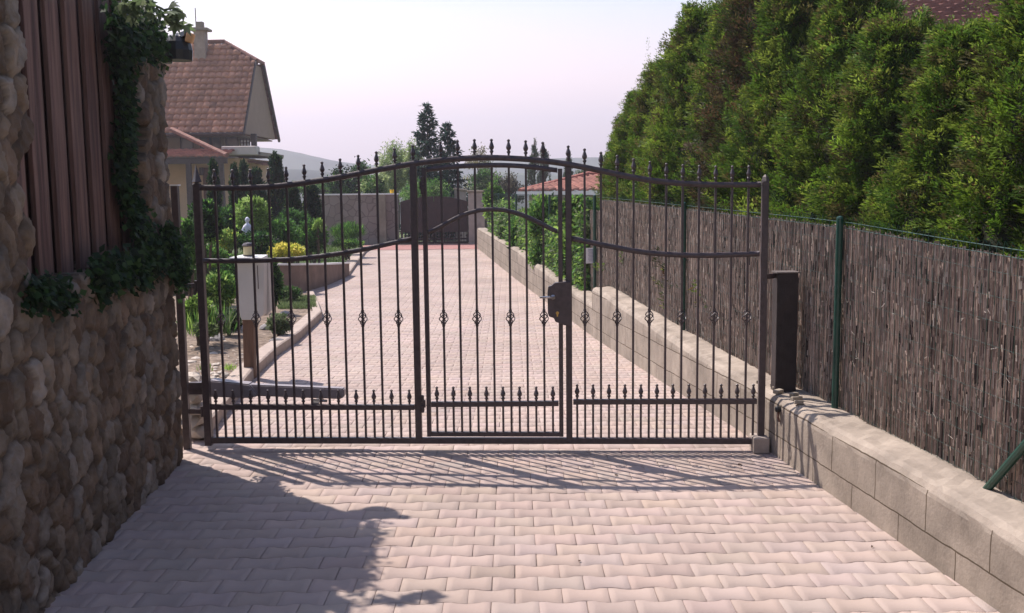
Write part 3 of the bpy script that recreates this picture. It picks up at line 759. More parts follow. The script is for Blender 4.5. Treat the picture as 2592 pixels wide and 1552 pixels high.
kerb(kp, .16, .11, 'kerb', 'low flat concrete kerb curving along the left garden bed beyond the gate')
kin = offset_line(kp, .15)
left = [Vector((-8, tip.y+.4, 0)), Vector((-8, 7.0, 0)), Vector((kp[0].x-.25, 7.0, 0))]
bedpts = [(p.x, p.y, g(p.y)+.075) for p in kin] + [(tip2.x, tip2.y, g(tip2.y)+.075), (tip3.x-.1, tip3.y, g(tip3.y)+.075), (-8, tip3.y, .0), (-8, 7.0, .06), (kp[0].x-.4, 6.95, .06)]
poly_sheet('garden_bed', bedpts, 0, M_soil)
kb2 = [tip, GG(806, 778), tip2]
kerb(kb2, .12, .10, 'kerb', 'short concrete kerb turning back round the tip of the grassy bed')
# grass patch on the tip of the bed
def grass(name, pts2, z, n, L, pal, seed, label=None):
    rng = np.random.RandomState(seed); P = []
    pts2 = np.array(pts2); mn = pts2.min(0); mx_ = pts2.max(0)
    Q = rng.rand(n*3, 2)*(mx_-mn)+mn
    ins = np.zeros(len(Q), bool); m_ = len(pts2)
    for i in range(m_):
        a = pts2[i]; b = pts2[(i+1) % m_]
        cond = ((a[1] > Q[:, 1]) != (b[1] > Q[:, 1])) & (Q[:, 0] < (b[0]-a[0])*(Q[:, 1]-a[1])/(b[1]-a[1]+1e-9)+a[0]); ins ^= cond
    Q = Q[ins][:n]; k = len(Q); P = np.column_stack([Q, np.array([z(y) for y in Q[:, 1]])])
    D = rng.normal(0, .35, (k, 3)); D[:, 2] = 1; D /= np.linalg.norm(D, axis=1, keepdims=True)
    V, Fc = leafquads(P, D, rng.normal(size=(k, 3)), rng.uniform(.6, 1.3, k)*L, L*.14, rng)
    return tag(npmesh(name, V, Fc, M_leaf, colors=colmix(k, rng, pal, .25)), kind='stuff', label=label)
ga = [GG(703, 783, .08), GG(800, 781, .08), GG(797, 752, .08), GG(712, 752, .08)]
grass('grass_patch', [(p.x, p.y) for p in ga], lambda y: g(y)+.07, 9000, .06, [(.13, .18, .07), (.18, .22, .10), (.09, .14, .05)], 5, 'greyish low grass on the tip of the bed')
# white-capped brown garden wall
def low_wall(ps, name, label, m, mcap, thick=.14, cap=.03):
    t = empty(name, (ps[0][0], ps[0][1], 0), label, 'wall'); b = MB(); c = MB()
    for (x0, y0, h0), (x1, y1, h1) in zip(ps[:-1], ps[1:]):
        d = Vector((x1-x0, y1-y0, 0)).normalized(); n = Vector((-d.y, d.x, 0))*thick; v = []
        for x, y, h in ((x0, y0, h0), (x1, y1, h1)):
            for o in (0, 1):
                for z in (-.3, h): v.append((x+n.x*o, y+n.y*o, z))
        b.add(v, [(0, 4, 5, 1), (2, 3, 7, 6), (1, 5, 7, 3), (0, 1, 3, 2), (4, 6, 7, 5)])
        v = []; e_ = n*.12
        for x, y, h in ((x0, y0, h0), (x1, y1, h1)):
            for o, s_ in ((0, -1), (1, 1)):
                for z in (h+.002, h+cap): v.append((x+n.x*o+e_.x*s_, y+n.y*o+e_.y*s_, z))
        c.add(v, [(0, 4, 5, 1), (2, 3, 7, 6), (1, 5, 7, 3), (0, 1, 3, 2), (4, 6, 7, 5), (0, 2, 6, 4)])
    b.build('wall', m, t); c.build('coping', mcap, t); return t
M_brown = mat('brown_render', (.20, .135, .105), .9, .18, 5, .3, 50)
w1 = GG(885, 697); w2 = GG(830, 722); w3 = GG(760, 742); w4 = GG(700, 752)
def wz(px, py, p): return at(px, py, p.y).z
pw = [(w1.x, w1.y, wz(885, 668, w1)), (w2.x, w2.y, wz(830, 671, w2)), (w3.x, w3.y, wz(760, 672, w3)), (w4.x, w4.y, wz(700, 672, w4))]
w5 = at(545, 672, w4.y-.1); pw.append((w5.x, w5.y, wz(545, 674, w5))); w6 = at(478, 640, w4.y+1.8); pw.append((w6.x, w6.y, w5.z+.05))
w7 = (w6.x-3, w6.y+.3, w6.z); pw.append(w7)
low_wall(pw[::-1], 'garden_wall', 'low brown garden wall with a thin white coping, curving left of the driveway', M_brown, M_white, .14, .035)
print('lowwall', pw)
# kerb further on
k3 = [GG(885, 697), GG(905, 668), GG(926, 640), GG(940, 632)]
kerb(k3, .25, .08, 'kerb', 'pale broad kerb between the far lawn and the driveway')
lz = pw[3][2]-.06
lawn = poly_sheet('lawn', [(pw[0][0]-.2, pw[0][1]+.1, g(20)+.05), (k3[1].x-.25, k3[1].y, g(24)+.06), (k3[3].x-.25, k3[3].y, .06), (-16, k3[3].y+1, .1), (-16, pw[4][1], lz), (pw[4][0], pw[4][1]+.1, lz), (pw[3][0], pw[3][1]+.12, lz)], 0, mat('lawn_soil', (.05, .075, .02), .95, .4, 6, 1, 40))
# grass over the visible part of lawn
grass('lawn_grass', [(pw[0][0]-.1, pw[0][1]+.2), (k3[1].x-.3, k3[1].y), (k3[3].x-.3, k3[3].y), (-7, k3[3].y), (-7, pw[3][1]+.3), (pw[3][0], pw[3][1]+.2)], lambda y: .12+g(y)+.0, 14000, .07, [(.08, .14, .03), (.11, .18, .04), (.06, .10, .02)], 6, 'short lawn grass beside the driveway')

# intercom / mailbox board on a wooden post with a lamp
Yp = GG(630, 962).y+.1; zt = lambda py: at(630, py, Yp).z
Lw = lambda px, py: at(px, py, Yp)
mbx = empty('letterbox_stand', (Lw(631, 955).x, Yp, g(Yp)), 'tall pale grey letterbox panel on a wooden post with a lantern on top', 'letterbox')
M_pale = mat('pale_grey_panel', (.43, .41, .38), .6, .06, 5, .1, 60)
MB().bar(Lw(634, 970)-Vector((0, 0, .05)), Vector((Lw(634, 900).x, Yp, zt(800))), .10, .09).build('post', mat('brown_post', (.12, .065, .04), .7, .35, 8, .4, 20, stretch=(4, 4, .4)), mbx, bevel=.004)
b = MB(); b.prism([Lw(x, y)-Vector((0, .06, 0)) for x, y in ((597, 662), (672, 662), (672, 780), (671, 795), (652, 808), (616, 808), (612, 800))], (0, .13, 0)); b.build('panel', M_pale, mbx, bevel=.004)
b = MB(); b.prism([Lw(x, y)-Vector((0, -.075, 0)) for x, y in ((655, 664), (674, 664), (679, 790), (671, 802), (655, 802))], (0, .10, 0)); b.build('side_box', M_pale, mbx, bevel=.004)

b = MB().box(Lw(658, 700)-Vector((0, .0775, 0)), (.006, .006, .22)); b.build('panel_seam', M_dark, mbx)
b = MB(); c_ = Lw(632, 650); b.add([Lw(590, 655)+Vector((0, -.12, -.004)), Lw(672, 655)+Vector((0, -.12, -.004)), Lw(665, 655)+Vector((0, .2, 0)), Lw(600, 655)+Vector((0, .2, 0))]+[Lw(590, 655)+Vector((0, -.12, .02)), Lw(672, 655)+Vector((0, -.12, .02)), Lw(665, 655)+Vector((0, .2, .024)), Lw(600, 655)+Vector((0, .2, .024))], [(3, 2, 1, 0), (4, 5, 6, 7), (0, 1, 5, 4), (1, 2, 6, 5), (2, 3, 7, 6), (3, 0, 4, 7)]); b.build('lid', M_white, mbx)
lt = Lw(628, 646); r_ = 13*Yp/F; hL = 22*Yp/F
lamp = MB().lathe(lt+Vector((0, .02, 0)), [(0, r_*.9), (.006, r_), (hL, r_)], 16).build('lantern_glass', mat('amber_glass', (.52, .45, .26), .25, .05, 5, spec=.5), mbx, smooth=False)
b = MB().lathe(lt+Vector((0, .02, hL)), [(0, r_*1.15), (.010, r_*1.2), (.03, r_*.9), (.036, .01)], 16); b.lathe(lt+Vector((0, .02, -.006)), [(0, r_*1.1), (.008, r_*1.1)], 16); b.build('lantern_cap', M_iron, mbx)

# pebbles and rocks in the bed
rr = random.Random(9)
M_rock = mat('pale_rock', (.46, .40, .33), .85, .3, 7, .8, 25)
def rockmesh(mb, c, s, seed, sub_=1):
    rn = random.Random(seed); bm = bmesh.new(); bmesh.ops.create_icosphere(bm, subdivisions=sub_, radius=1)
    for v in bm.verts: v.co *= rn.uniform(.75, 1.15) if sub_ == 1 else rn.uniform(.95, 1.05)
    off = len(mb.v); bm.verts.ensure_lookup_table(); az = rn.random()*6.28
    for v in bm.verts:
        x, y = v.co.x*s[0], v.co.y*s[1]; mb.v.append((c[0]+x*math.cos(az)-y*math.sin(az), c[1]+x*math.sin(az)+y*math.cos(az), c[2]+v.co.z*s[2]))
    mb.f += [tuple(off+v.index for v in f.verts) for f in bm.faces]; bm.free()
pb = MB(); cnt = 0
for k in range(1300):
    px = rr.uniform(470, 650); py = rr.uniform(840, 1060)
    p = GG(px, py, .08)
    kx = float(np.interp(p.y, [q.y for q in kin], [q.x for q in kin]))
    if p.y < 7.0 or p.x > kx-.04-.75*max(0, rr.random()-.35): continue
    s = rr.uniform(.008, .034)*(1 if rr.random() < .93 else 2.2)
    rockmesh(pb, (p.x, p.y, p.z+s*.2), (s, s*.8, s*.5), k)
tag(pb.build('pebbles', M_rock), kind='stuff', label='pale pebbles strewn over the garden bed')
for i, (px, py, sz, lab) in enumerate([(545, 868, .17, 'rounded grey boulder lying in the pebbles of the garden bed'), (600, 842, .20, 'long flat grey boulder below the yellow-green shrub'), (680, 835, .13, 'dark grey boulder just right of the letterbox post'), (722, 800, .11, 'brownish stone behind the kerb near the grassy tip'), (700, 868, .09, 'small grey stone beside the kerb')]):
    p = GG(px, py, .08); b = MB(); rockmesh(b, (p.x, p.y, p.z+sz*.2), (sz, sz*.7, sz*.45), 50+i, 2); tag(b.build('boulder', mat('grey_boulder', (.25, .23, .22), .85, .3, 7, .8, 25), bevel=.0), lab, 'boulder', 'boulders in the garden bed')
# stones stacked by the hinge post
for i, (px, py, w_, h_) in enumerate([(500, 1150, 30, 18), (503, 1112, 30, 12), (506, 1070, 28, 14), (498, 1030, 34, 18), (502, 1002, 26, 12)]):
    c_ = at(px, py, GLp.y+.22); c_.z = max(c_.z, .03); b = MB(); rockmesh(b, c_, (w_*6.8/F*.5, .09, h_*6.8/F*.5), 80+i)
b = MB(); zz = 0.0
cst = at(503, 1150, GLp.y+.28)
for i, (h_, w_) in enumerate([(.10, .15), (.09, .13), (.08, .15), (.10, .12), (.07, .14), (.07, .12)]):
    rockmesh(b, (cst.x+.01*(-1)**i, cst.y, zz+h_*.5), (w_*.6, .11, h_*.60), 90+i); zz += h_*.93
tag(b.build('stone_stub', M_rock), 'short stub of stacked rough pale stones between wall and gate hinge', 'stone pile')

# shrubs
GR = 'shrubs in the garden left of the driveway'
px_shrub('shrub', 'round pale yellow-green clipped bush standing in the garden behind the letterbox', 'shrub', 640, 545, 20, 46, 44, 5200, .07, .035, G_LITE, 1, group=GR, ground=.1)
px_shrub('shrub', 'bright yellow leaved low bush right of the lantern', 'shrub', 728, 640, 17.8, 46, 22, 2800, .06, .03, G_YEL, 2, group=GR, ground=.35)
px_shrub('shrub', 'yellow-topped shrub left of the letterbox lantern', 'shrub', 575, 608, 18.5, 36, 26, 3000, .06, .025, G_YEL[2:]+G_LITE, 3, group=GR, ground=.3)
px_shrub('shrub', 'mid green leafy shrub behind the bright yellow bush', 'shrub', 715, 595, 20, 44, 38, 4000, .08, .035, G_MID, 4, group=GR, ground=.1)
px_shrub('shrub', 'green shrub with pale yellow shoots left of the grey garden wall', 'shrub', 790, 600, 21, 40, 42, 4000, .08, .03, G_MID, 5, group=GR, ground=.1)
px_shrub('shrub', 'pale yellow sprig standing above the green shrub', 'shrub', 805, 575, 20.8, 15, 20, 500, .07, .03, G_LITE, 6, group=GR, ground=.1)
px_shrub('shrub', 'dark broadleaf shrub seen between wall end and gate stile', 'shrub', 520, 560, 15, 42, 50, 4200, .08, .045, G_MID+G_DARK, 7, group=GR, ground=.2)
px_shrub('shrub', 'loose green bush under the tiled porch at far left', 'shrub', 478, 620, 13.5, 30, 60, 2600, .08, .04, G_MID, 8, group=GR, ground=.1)
px_shrub('shrub', 'dark green shrub below the white statuette', 'shrub', 650, 618, 18.5, 50, 30, 3200, .07, .03, G_MID+G_DARK, 9, group=GR, ground=.2)
px_shrub('shrub', 'small bright green bush on the lawn left of the driveway', 'shrub', 530, 650, 17, 44, 26, 2600, .07, .03, G_MID+G_LITE[:1], 10, group=GR, ground=.4)
px_shrub('shrub', 'yellow-green spreading bush in the near bed beside the gate stile', 'shrub', 555, 735, 12.5, 42, 42, 4200, .07, .03, G_LITE+G_MID, 11, group=GR, ground=0)
px_shrub('shrub', 'lime coloured low bush in the near bed behind the stone wall end', 'shrub', 500, 790, 11, 34, 36, 3000, .06, .03, G_LITE, 12, group=GR, ground=0)
px_shrub('shrub', 'dark green bush behind the right side of the letterbox panel', 'shrub', 692, 715, 14.2, 20, 52, 2500, .07, .03, G_MID+G_DARK, 13, group=GR, ground=0)
px_shrub('shrub', 'dense green bush behind the letterbox panel', 'shrub', 600, 700, 14.4, 40, 50, 3600, .07, .03, G_MID+G_DARK, 14, group=GR, ground=0)
px_shrub('shrub', 'low grey-green cushion plant by the letterbox post', 'shrub', 706, 822, 11.9, 30, 26, 1800, .045, .018, G_OLIV, 15, group=GR, ground=0)
px_shrub('shrub', 'wide grey-green cushion between boulders left of the letterbox post', 'shrub', 580, 815, 11.8, 36, 26, 2200, .05, .02, G_OLIV+G_DARK, 16, group=GR, ground=0)
px_shrub('shrub', 'low clipped green hedge at the foot of the grey wall', 'shrub', 880, 617, 24, 42, 9, 2600, .06, .03, G_LITE[:1]+G_MID, 17, group=GR, ground=.05)
px_shrub('shrub', 'soft green grassy bush against the grey garden wall', 'shrub', 880, 590, 26, 42, 24, 3600, .12, .012, G_MID, 18, group=GR, ground=.05, updir=1.5)
px_shrub('shrub', 'small green tuft on the flat bed right of the letterbox', 'shrub', 762, 700, 19.5, 22, 10, 700, .05, .02, G_MID, 19, group=GR, ground=.0)
px_shrub('shrub', 'tangled low green plant at the foot of the brown garden wall', 'shrub', 730, 742, 15.6, 30, 16, 1500, .05, .02, G_MID+G_OLIV, 20, group=GR, ground=0)
px_shrub('shrub', 'leafy green bush against the left part of the brown garden wall', 'shrub', 545, 690, 15.2, 40, 24, 2400, .07, .03, G_MID+G_LITE[:1], 21, group=GR, ground=0)
px_shrub('shrub', 'dark green bush under the slim conifers, left of the round pale bush', 'shrub', 575, 560, 21, 34, 36, 2800, .08, .035, G_MID+G_DARK, 22, group=GR, ground=.1)
px_shrub('shrub', 'dark green bush filling the space below the broad dark conifers', 'shrub', 745, 570, 22, 46, 40, 3200, .08, .035, G_DARK+G_MID[:2], 23, group=GR, ground=.1)
px_shrub('shrub', 'yellowish low plant in front of the boulders beside the gate stile', 'shrub', 520, 835, 10.6, 26, 16, 1400, .05, .02, G_LITE+G_OLIV, 24, group=GR, ground=0)
# tall iris-like leaves
def blades(name, label, px, py, Y, n, L, wd, spread, pal, seed):
    rng = np.random.RandomState(seed); c = at(px, py, Y); P = np.array(c)+rng.normal(0, spread, (n, 3))*[1, 1, 0]
    D = rng.normal(0, .28, (n, 3)); D[:, 2] = 1; D /= np.linalg.norm(D, axis=1, keepdims=True)
    V, Fc = leafquads(P, D, rng.normal(size=(n, 3)), rng.uniform(.5, 1.1, n)*L, wd, rng)
    return tag(npmesh(name, V, Fc, M_leaf, colors=colmix(n, rng, pal, .2)), label, 'plant')
blades('iris_plant', 'clump of tall narrow upright leaves beside the gate stile', 548, 850, 11.2, 150, .42, .022, .08, G_MID+G_OLIV, 31)
blades('iris_plant', 'clump of narrow upright leaves left of the spiky stile clump', 500, 850, 10.8, 110, .34, .02, .08, G_LITE+G_MID, 32)
blades('weed', 'tiny bright green weed among the pebbles', 522, 940, 8.9, 40, .09, .012, .03, G_LITE, 33)
blades('weed', 'tiny bright green weed beside the kerb and letterbox post', 582, 938, 9.0, 40, .08, .012, .03, G_LITE, 34)
# statuette
sp_ = at(628, 605, 19.0)
stt = empty('garden_statuette', sp_, 'small white garden figure standing among the shrubs above the lantern', 'statuette')
b = MB(); b.lathe(sp_, [(0, .07), (.10, .06), (.16, .045), (.22, .07), (.27, .055), (.29, .03), (.31, .025), (.34, .045), (.38, .042), (.41, .01)], 10); b.tube([sp_+Vector((.05, 0, .25)), sp_+Vector((.09, -.03, .17)), sp_+Vector((.03, -.07, .14))], [.022, .018, .014], 6); b.tube([sp_+Vector((-.05, 0, .25)), sp_+Vector((-.09, -.03, .17)), sp_+Vector((-.03, -.07, .14))], [.022, .018, .014], 6)
b.build('figure', mat('white_stone', (.6, .6, .66), .6, .1, 9), stt, smooth=True)
MB().lathe(sp_-Vector((0, 0, .35)), [(0, .09), (.34, .07), (.348, .09)], 8).build('pedestal', M_conc, stt)

# dark columnar conifers in the garden
for kd, (seed, H, Rm) in {'g1': (41, 2.0, .36), 'g2': (42, 2.0, .40)}.items():
    V, Fc, C, rad = thuja_mesh(seed, H, Rm, 520, 26, pal=[(.014, .04, .016), (.02, .052, .02), (.01, .03, .014), (.028, .065, .02)], L=.09, Wd=.03)
    cv, cf = core_mesh(rad, H, .6); protos[kd] = (mesh_only('conifer_foliage', V, Fc, M_leaf, C), mesh_only('conifer_core', cv, cf, M_core), tapered_trunk(H, .04))
def px_con(kind, px, pytop, pybot, Y, wpx, label, i, name='conifer', cat='tree', group='dark conifers in the left garden'):
    a = at(px, pybot, Y); H = at(px, pytop, Y).z-a.z; prH = {'g1': 2.0, 'g2': 2.0}.get(kind, 3.5); prR = {'g1': .36, 'g2': .40}.get(kind, .65)
    sx_ = wpx*Y/F/2/prR
    return conifer(kind, a, i*1.3, (sx_, sx_, H/prH/1.02), label, cat, group, name)
px_con('g1', 707, 396, 610, 27, 56, 'dark pointed conifer rising above the far low roof, against the hills', 1)
px_con('g2', 746, 474, 620, 24, 56, 'dark rounded conifer left of the grey garden wall, nearest the pointed one', 2)
px_con('g1', 792, 472, 620, 24.5, 58, 'dark rounded conifer touching the left end of the grey garden wall', 3)
px_con('g2', 600, 420, 620, 25, 38, 'slim dark conifer in front of the house wall, directly left of the round bush', 4)
px_con('g1', 548, 412, 620, 22, 40, 'slim dark conifer before the house door', 5)
px_con('g2', 655, 430, 620, 26, 60, 'broad dark conifer behind the round yellow-green bush', 6)
px_con('g1', 625, 415, 620, 28, 40, 'slim dark conifer under the balcony', 7)

# ================================================================== LEFT STONE WALL
wa = G(115, 1544); wb = G(477, 1148); ld_ = Vector((wb.x-wa.x, wb.y-wa.y, 0)).normalized(); ln = Vector((ld_.y, -ld_.x, 0))   # +X side
def LW(Y, o=0.0, z=0.0):
    t = (Y-wa.y)/ld_.y; p = Vector((wa.x, wa.y, 0))+ld_*t+ln*o; p.z = z; return p
print('left wall', wa, wb)
def lwp(px, py):
    d = ray(px, py); P0 = LW(5); t = (P0-CAM).dot(ln)/d.dot(ln); p = CAM+d*t; return p
for nm, q in (('sillL', (85, 720)), ('sillR', (400, 680)), ('openL', (60, 300)), ('openR', (330, 300)), ('top', (430, 95)), ('end', (468, 800)), ('topb', (280, 45))):
    print(nm, lwp(*q))
YEND = lwp(466, 800).y-.16; ENDB = GG(480, 1150).y
OY0, OY1, OZ = lwp(78, 500).y, lwp(372, 500).y, 1.30
def voro(U, Vv, su, sv, seed, box):
    rng = np.random.RandomState(seed); u0_, u1_, v0_, v1_ = box
    nu = int((u1_-u0_)/su)+2; nv = int((v1_-v0_)/sv)+2
    pts = []
    for j in range(-1, nv+1):
        for i in range(-1, nu+1):
            pts.append((u0_+(i+.5*(j % 2)+rng.uniform(-.38, .38))*su, v0_+(j+rng.uniform(-.36, .36))*sv))
    pts = np.array(pts); f1 = np.full(U.shape, 1e9); f2 = np.full(U.shape, 1e9); idx = np.zeros(U.shape, int)
    wgt = rng.uniform(.8, 1.25, len(pts))
    for k, (a, b_) in enumerate(pts):
        m_ = (np.abs(U-a) < su*2.6) & (np.abs(Vv-b_) < sv*2.6)
        if not m_.any(): continue
        d = (np.abs((U[m_]-a)/su)**2.4+np.abs((Vv[m_]-b_)/sv)**2.4)**(1/2.4)*wgt[k]
        o1 = f1[m_]; o2 = f2[m_]; less = d < o1
        n2 = np.where(less, o1, np.minimum(o2, d)); n1 = np.where(less, d, o1); ii = idx[m_]; ii[less] = k
        f1[m_] = n1; f2[m_] = n2; idx[m_] = ii
    return f1, f2, idx, pts
def stone_wall():
    YS0 = 0.4; Ltot = (YEND-YS0)/ld_.y; corner = .10; endw = .42
    du = .0125; nu = int((Ltot+endw)/du); TOPZ = 2.66; nz = int(2.9/du)
    us = np.linspace(0, Ltot+endw, nu); vs = np.linspace(-.08, 2.82, nz)
    U, Vv = np.meshgrid(us, vs)
    rngn = np.random.RandomState(8)
    # domain warp
    Uw = U+.022*np.sin(Vv*9+U*3)+.012*np.sin(Vv*23+1.3)+.006*np.sin(Vv*57+U*31)+.004*np.sin(Vv*113-U*71); Vw = Vv+.022*np.sin(U*8+Vv*2)+.012*np.sin(U*21)+.006*np.sin(U*49-Vv*37)+.004*np.sin(U*127+Vv*61)
    f1, f2, idx, pts = voro(Uw, Vw, .112, .150, 5, (0, Ltot+endw, -.1, 2.9))
    e_ = f2-f1; h = np.clip((e_-.07)/.20, 0, 1); bulge = (1-(1-h)**2.4)
    per = np.random.RandomState(1).rand(len(pts)); amp = .005+.010*per[idx]
    H = bulge*amp + .008*(per[idx]-.5)*np.clip(e_/.1, 0, 1) - .012*(1-h)
    H += (.004*np.sin(U*41-Vv*33+per[idx]*9)+.003*np.sin(U*83+Vv*67+per[idx]*20))*bulge + np.random.RandomState(2).normal(0, .0016, H.shape)
    # positions along path with rounded corner
    base = LW(YS0); P = np.empty(U.shape+(3,))
    sC = Ltot-corner; arc = corner*math.pi/2
    dd = np.array(ld_); nn = np.array(ln); b0 = np.array(base)
    s = U
    straight = s <= sC; inarc = (s > sC) & (s <= sC+arc); rest = s > sC+arc
    ang = np.clip((s-sC)/corner, 0, math.pi/2)
    px_ = np.where(straight, s, np.where(inarc, sC+corner*np.sin(ang), sC+corner)); off = np.where(straight, 0, np.where(inarc, -corner*(1-np.cos(ang)), -corner-(s-sC-arc)))
    nx_ = np.cos(ang); nd = np.sin(ang)
    for k in range(3):
        P[..., k] = b0[k]+dd[k]*px_+nn[k]*off + (nn[k]*nx_+dd[k]*nd)*H
    P[..., 2] = Vv
    # top: pull back over the crest
    topz = 2.60+.03*np.sin(U*4)+.05*np.sin(U*9+1)*.5
    over = np.clip(Vv-topz, 0, 1)
    zz = np.minimum(Vv, topz+.05*np.sin(np.clip(over/.08, 0, 1.57))) + np.where(over > 0, H*.4, 0)
    for k in range(2): P[..., k] -= nn[k]*over*1.3
    P[..., 2] = zz
    pal = np.array([(.160, .118, .082), (.190, .148, .108), (.14, .100, .068), (.165, .132, .10), (.22, .182, .145), (.13, .090, .062)])
    rr_ = np.random.RandomState(3); sc = pal[rr_.randint(6, size=len(pts))]*rr_.uniform(.7, 1.2, (len(pts), 1))
    C = sc[idx]; mort = np.array([.090, .068, .050]); w = np.clip((e_-.06)/.07, 0, 1)[..., None]; C = C*w+mort*(1-w)
    # opening: drop stones centred within it
    uy0 = (OY0-YS0)/ld_.y; uy1 = (OY1-YS0)/ld_.y
    ins = (pts[:, 0] > uy0) & (pts[:, 0] < uy1) & (pts[:, 1] > OZ+.05)
    keep = ~ins[idx]
    nV = nu*nz; ids = np.arange(nV).reshape(nz, nu)
    q = np.stack([ids[:-1, :-1], ids[:-1, 1:], ids[1:, 1:], ids[1:, :-1]], -1); kf = keep[:-1, :-1] & keep[1:, 1:] & keep[:-1, 1:] & keep[1:, :-1]
    Fc = q[kf]
    used = np.unique(Fc); rm = -np.ones(nV, int); rm[used] = np.arange(len(used))
    V = P.reshape(-1, 3)[used]; Cc = C.reshape(-1, 3)[used]; Fc = rm[Fc]
    # reveal: extrude the boundary of the opening inwards
    from collections import Counter
    E = np.concatenate([Fc[:, [0, 1]], Fc[:, [1, 2]], Fc[:, [2, 3]], Fc[:, [3, 0]]]); Es = np.sort(E, 1)
    key = Es[:, 0].astype(np.int64)*10**7+Es[:, 1]; un, inv, ct = np.unique(key, return_inverse=True, return_counts=True)
    bd = E[ct[inv] == 1]
    sel = [(a, b_) for a, b_ in bd if 0 < V[a][2] < 2.95]
    Vn = list(map(tuple, V)); Cn = list(map(tuple, Cc)); mp = {}; F2 = []
    for a, b_ in sel:
        for v in (a, b_):
            if v not in mp:
                prev = v
                for st_ in (.05, .16):
                    p = V[v]; k_ = len(Vn); Vn.append((p[0]-nn[0]*st_*1.5, p[1]-nn[1]*st_*1.5, p[2])); Cn.append(tuple(Cc[v]*.9)); mp.setdefault(v, []).append(k_)
        a1, a2 = mp[a]; b1, b2 = mp[b_]
        F2 += [(b_, a, a1, b1), (b1, a1, a2, b2)]
    Fall = np.concatenate([Fc, np.array(F2)])
    t = empty('stone_wall', LW(5), 'tall wall of rough rounded field stones at the left, in shade, boards set in its opening', 'wall')
    npmesh('stonework', Vn, Fall, M_stone, t, colors=np.array(Cn), smooth=True)
    # solid core that blocks light
    bk = MB()
    th = .24
    def slab(y0, y1, z0, z1, o0=-.06, o1=-.34):
        a = LW(y0, o0); b_ = LW(y1, o0); c = LW(y1, o1); d = LW(y0, o1)
        bk.prism([Vector((q_.x, q_.y, z0)) for q_ in (a, b_, c, d)], (0, 0, z1-z0))
    slab(YS0, YEND-.12, -.1, OZ-.06); slab(YS0, OY0-.15, OZ-.058, 2.58); slab(OY1+.15, YEND-.12, OZ-.058, 2.58)
    bk.build('core', mat('mortar', (.085, .062, .045), .95, .3, 20, .6, 60), t)
    return t
swall = stone_wall()
# board panel in the opening
bp = empty('board_panel', LW((OY0+OY1)/2, -.15, OZ), 'weathered upright timber boards filling the opening of the stone wall', 'board fence')
y = OY0-.36; k = 0
rb = random.Random(4)
MB().box(LW((OY0+OY1)/2, -.225, 2.0), (OY1-OY0+.9, .02, 1.75), ld_).build('backing', M_dark, bp)
bw_ = .135
while y < OY1+.2:
    o = -.115 if k % 2 == 0 else -.185
    wd_ = .165 if k % 2 == 0 else .16
    a = LW(y, o, OZ-.12); b_ = LW(y, o, 2.86 + rb.uniform(-.02, .02))
    MB().bar(a, b_, wd_, .022, ld_).build('board', M_wood, bp, bevel=.002)
    y += .128; k += 1
for z in (1.52,):
    MB().bar(LW(OY0-.2, -.205, z), LW(OY1+.2, -.205, z), .08, .02, (0, 0, 1)).build('batten', M_wood, bp)
# slab-like rounded stone on the sill
s0 = lwp(150, 728)
b = MB(); rockmesh(b, LW(s0.y+.02, -.02, s0.z-.01), (.07, .10, .05), 301, 2)
tag(b.build('sill_stone', mat('sill_stone', (.12, .105, .088), .85, .3, 9, .6, 30), smooth=True), 'long rounded pale stone lying on the sill below the boards', 'stone')
# ivy on the wall
def ivy(name, label, pts, n, L, seed, pal=[(.018, .045, .014), (.028, .065, .018), (.012, .03, .01), (.04, .08, .02)], spread=.10):
    rng = np.random.RandomState(seed); P = []
    pts = np.array([tuple(p) for p in pts]); seg = rng.randint(len(pts)-1, size=n); f = rng.rand(n)[:, None]
    P = pts[seg]*(1-f)+pts[seg+1]*f
    # clumps
    cl = rng.normal(0, 1, (40, 3)); P = P + cl[rng.randint(40, size=n)]*spread*.6*np.array([.25, 1, 1]) + rng.normal(0, spread*.45, (n, 3))*np.array([.45, 1, 1])
    D = rng.normal(0, .5, (n, 3))+np.array([.5, -.3, -.6]); D /= np.linalg.norm(D, axis=1, keepdims=True)
    N = np.array([1, -.2, .3])+rng.normal(0, .5, (n, 3))
    V, Fc = leafquads(P, D, N, rng.uniform(.6, 1.2, n)*L, rng.uniform(.6, 1.1, n)*L*.85, rng)
    t = empty(name, pts[0], label, 'creeper')
    npmesh('leaves', V, Fc, M_leaf, t, colors=colmix(n, rng, pal, .25))
    b = MB(); rs = random.Random(seed)
    for q in range(4): b.tube([Vector(p)+Vector((-.02, rs.uniform(-.05, .05), rs.uniform(-.05, .05))) for p in pts], .006, 5)
    b.build('stems', M_bark, t); return t
IV = lambda px, py, o=0.0: lwp(px, py)+ln*o
ivy('ivy', 'dark ivy hanging down the right side of the boarded opening', [IV(315, 110, -.05), IV(338, 200, -.04), IV(342, 320, -.05), IV(335, 430, -.05), IV(350, 520, -.03), IV(370, 600, .0), IV(370, 650, .02)], 3600, .045, 71, spread=.065)
ivy('ivy', 'ivy creeping along the sill under the boards', [IV(230, 705, .0), IV(290, 685, .02), IV(350, 670, .03), IV(430, 640, .04)], 1500, .05, 72, spread=.07)
ivy('ivy', 'mossy creeper on the sill at the left end of the boards', [IV(60, 745, .03), IV(110, 740, .03), IV(160, 755, .03)], 700, .04, 73, spread=.05)
ivy('ivy', 'dark ivy mat over the top of the wall pillar', [IV(290, 60, 0), IV(340, 75, .0), IV(400, 90, .0)], 1300, .05, 74, spread=.10)
ivy('ivy', 'ivy spilling down the lower corner of the wall pillar', [IV(395, 600, .05), IV(425, 650, .05), IV(450, 690, .03)], 1500, .045, 75, spread=.07)
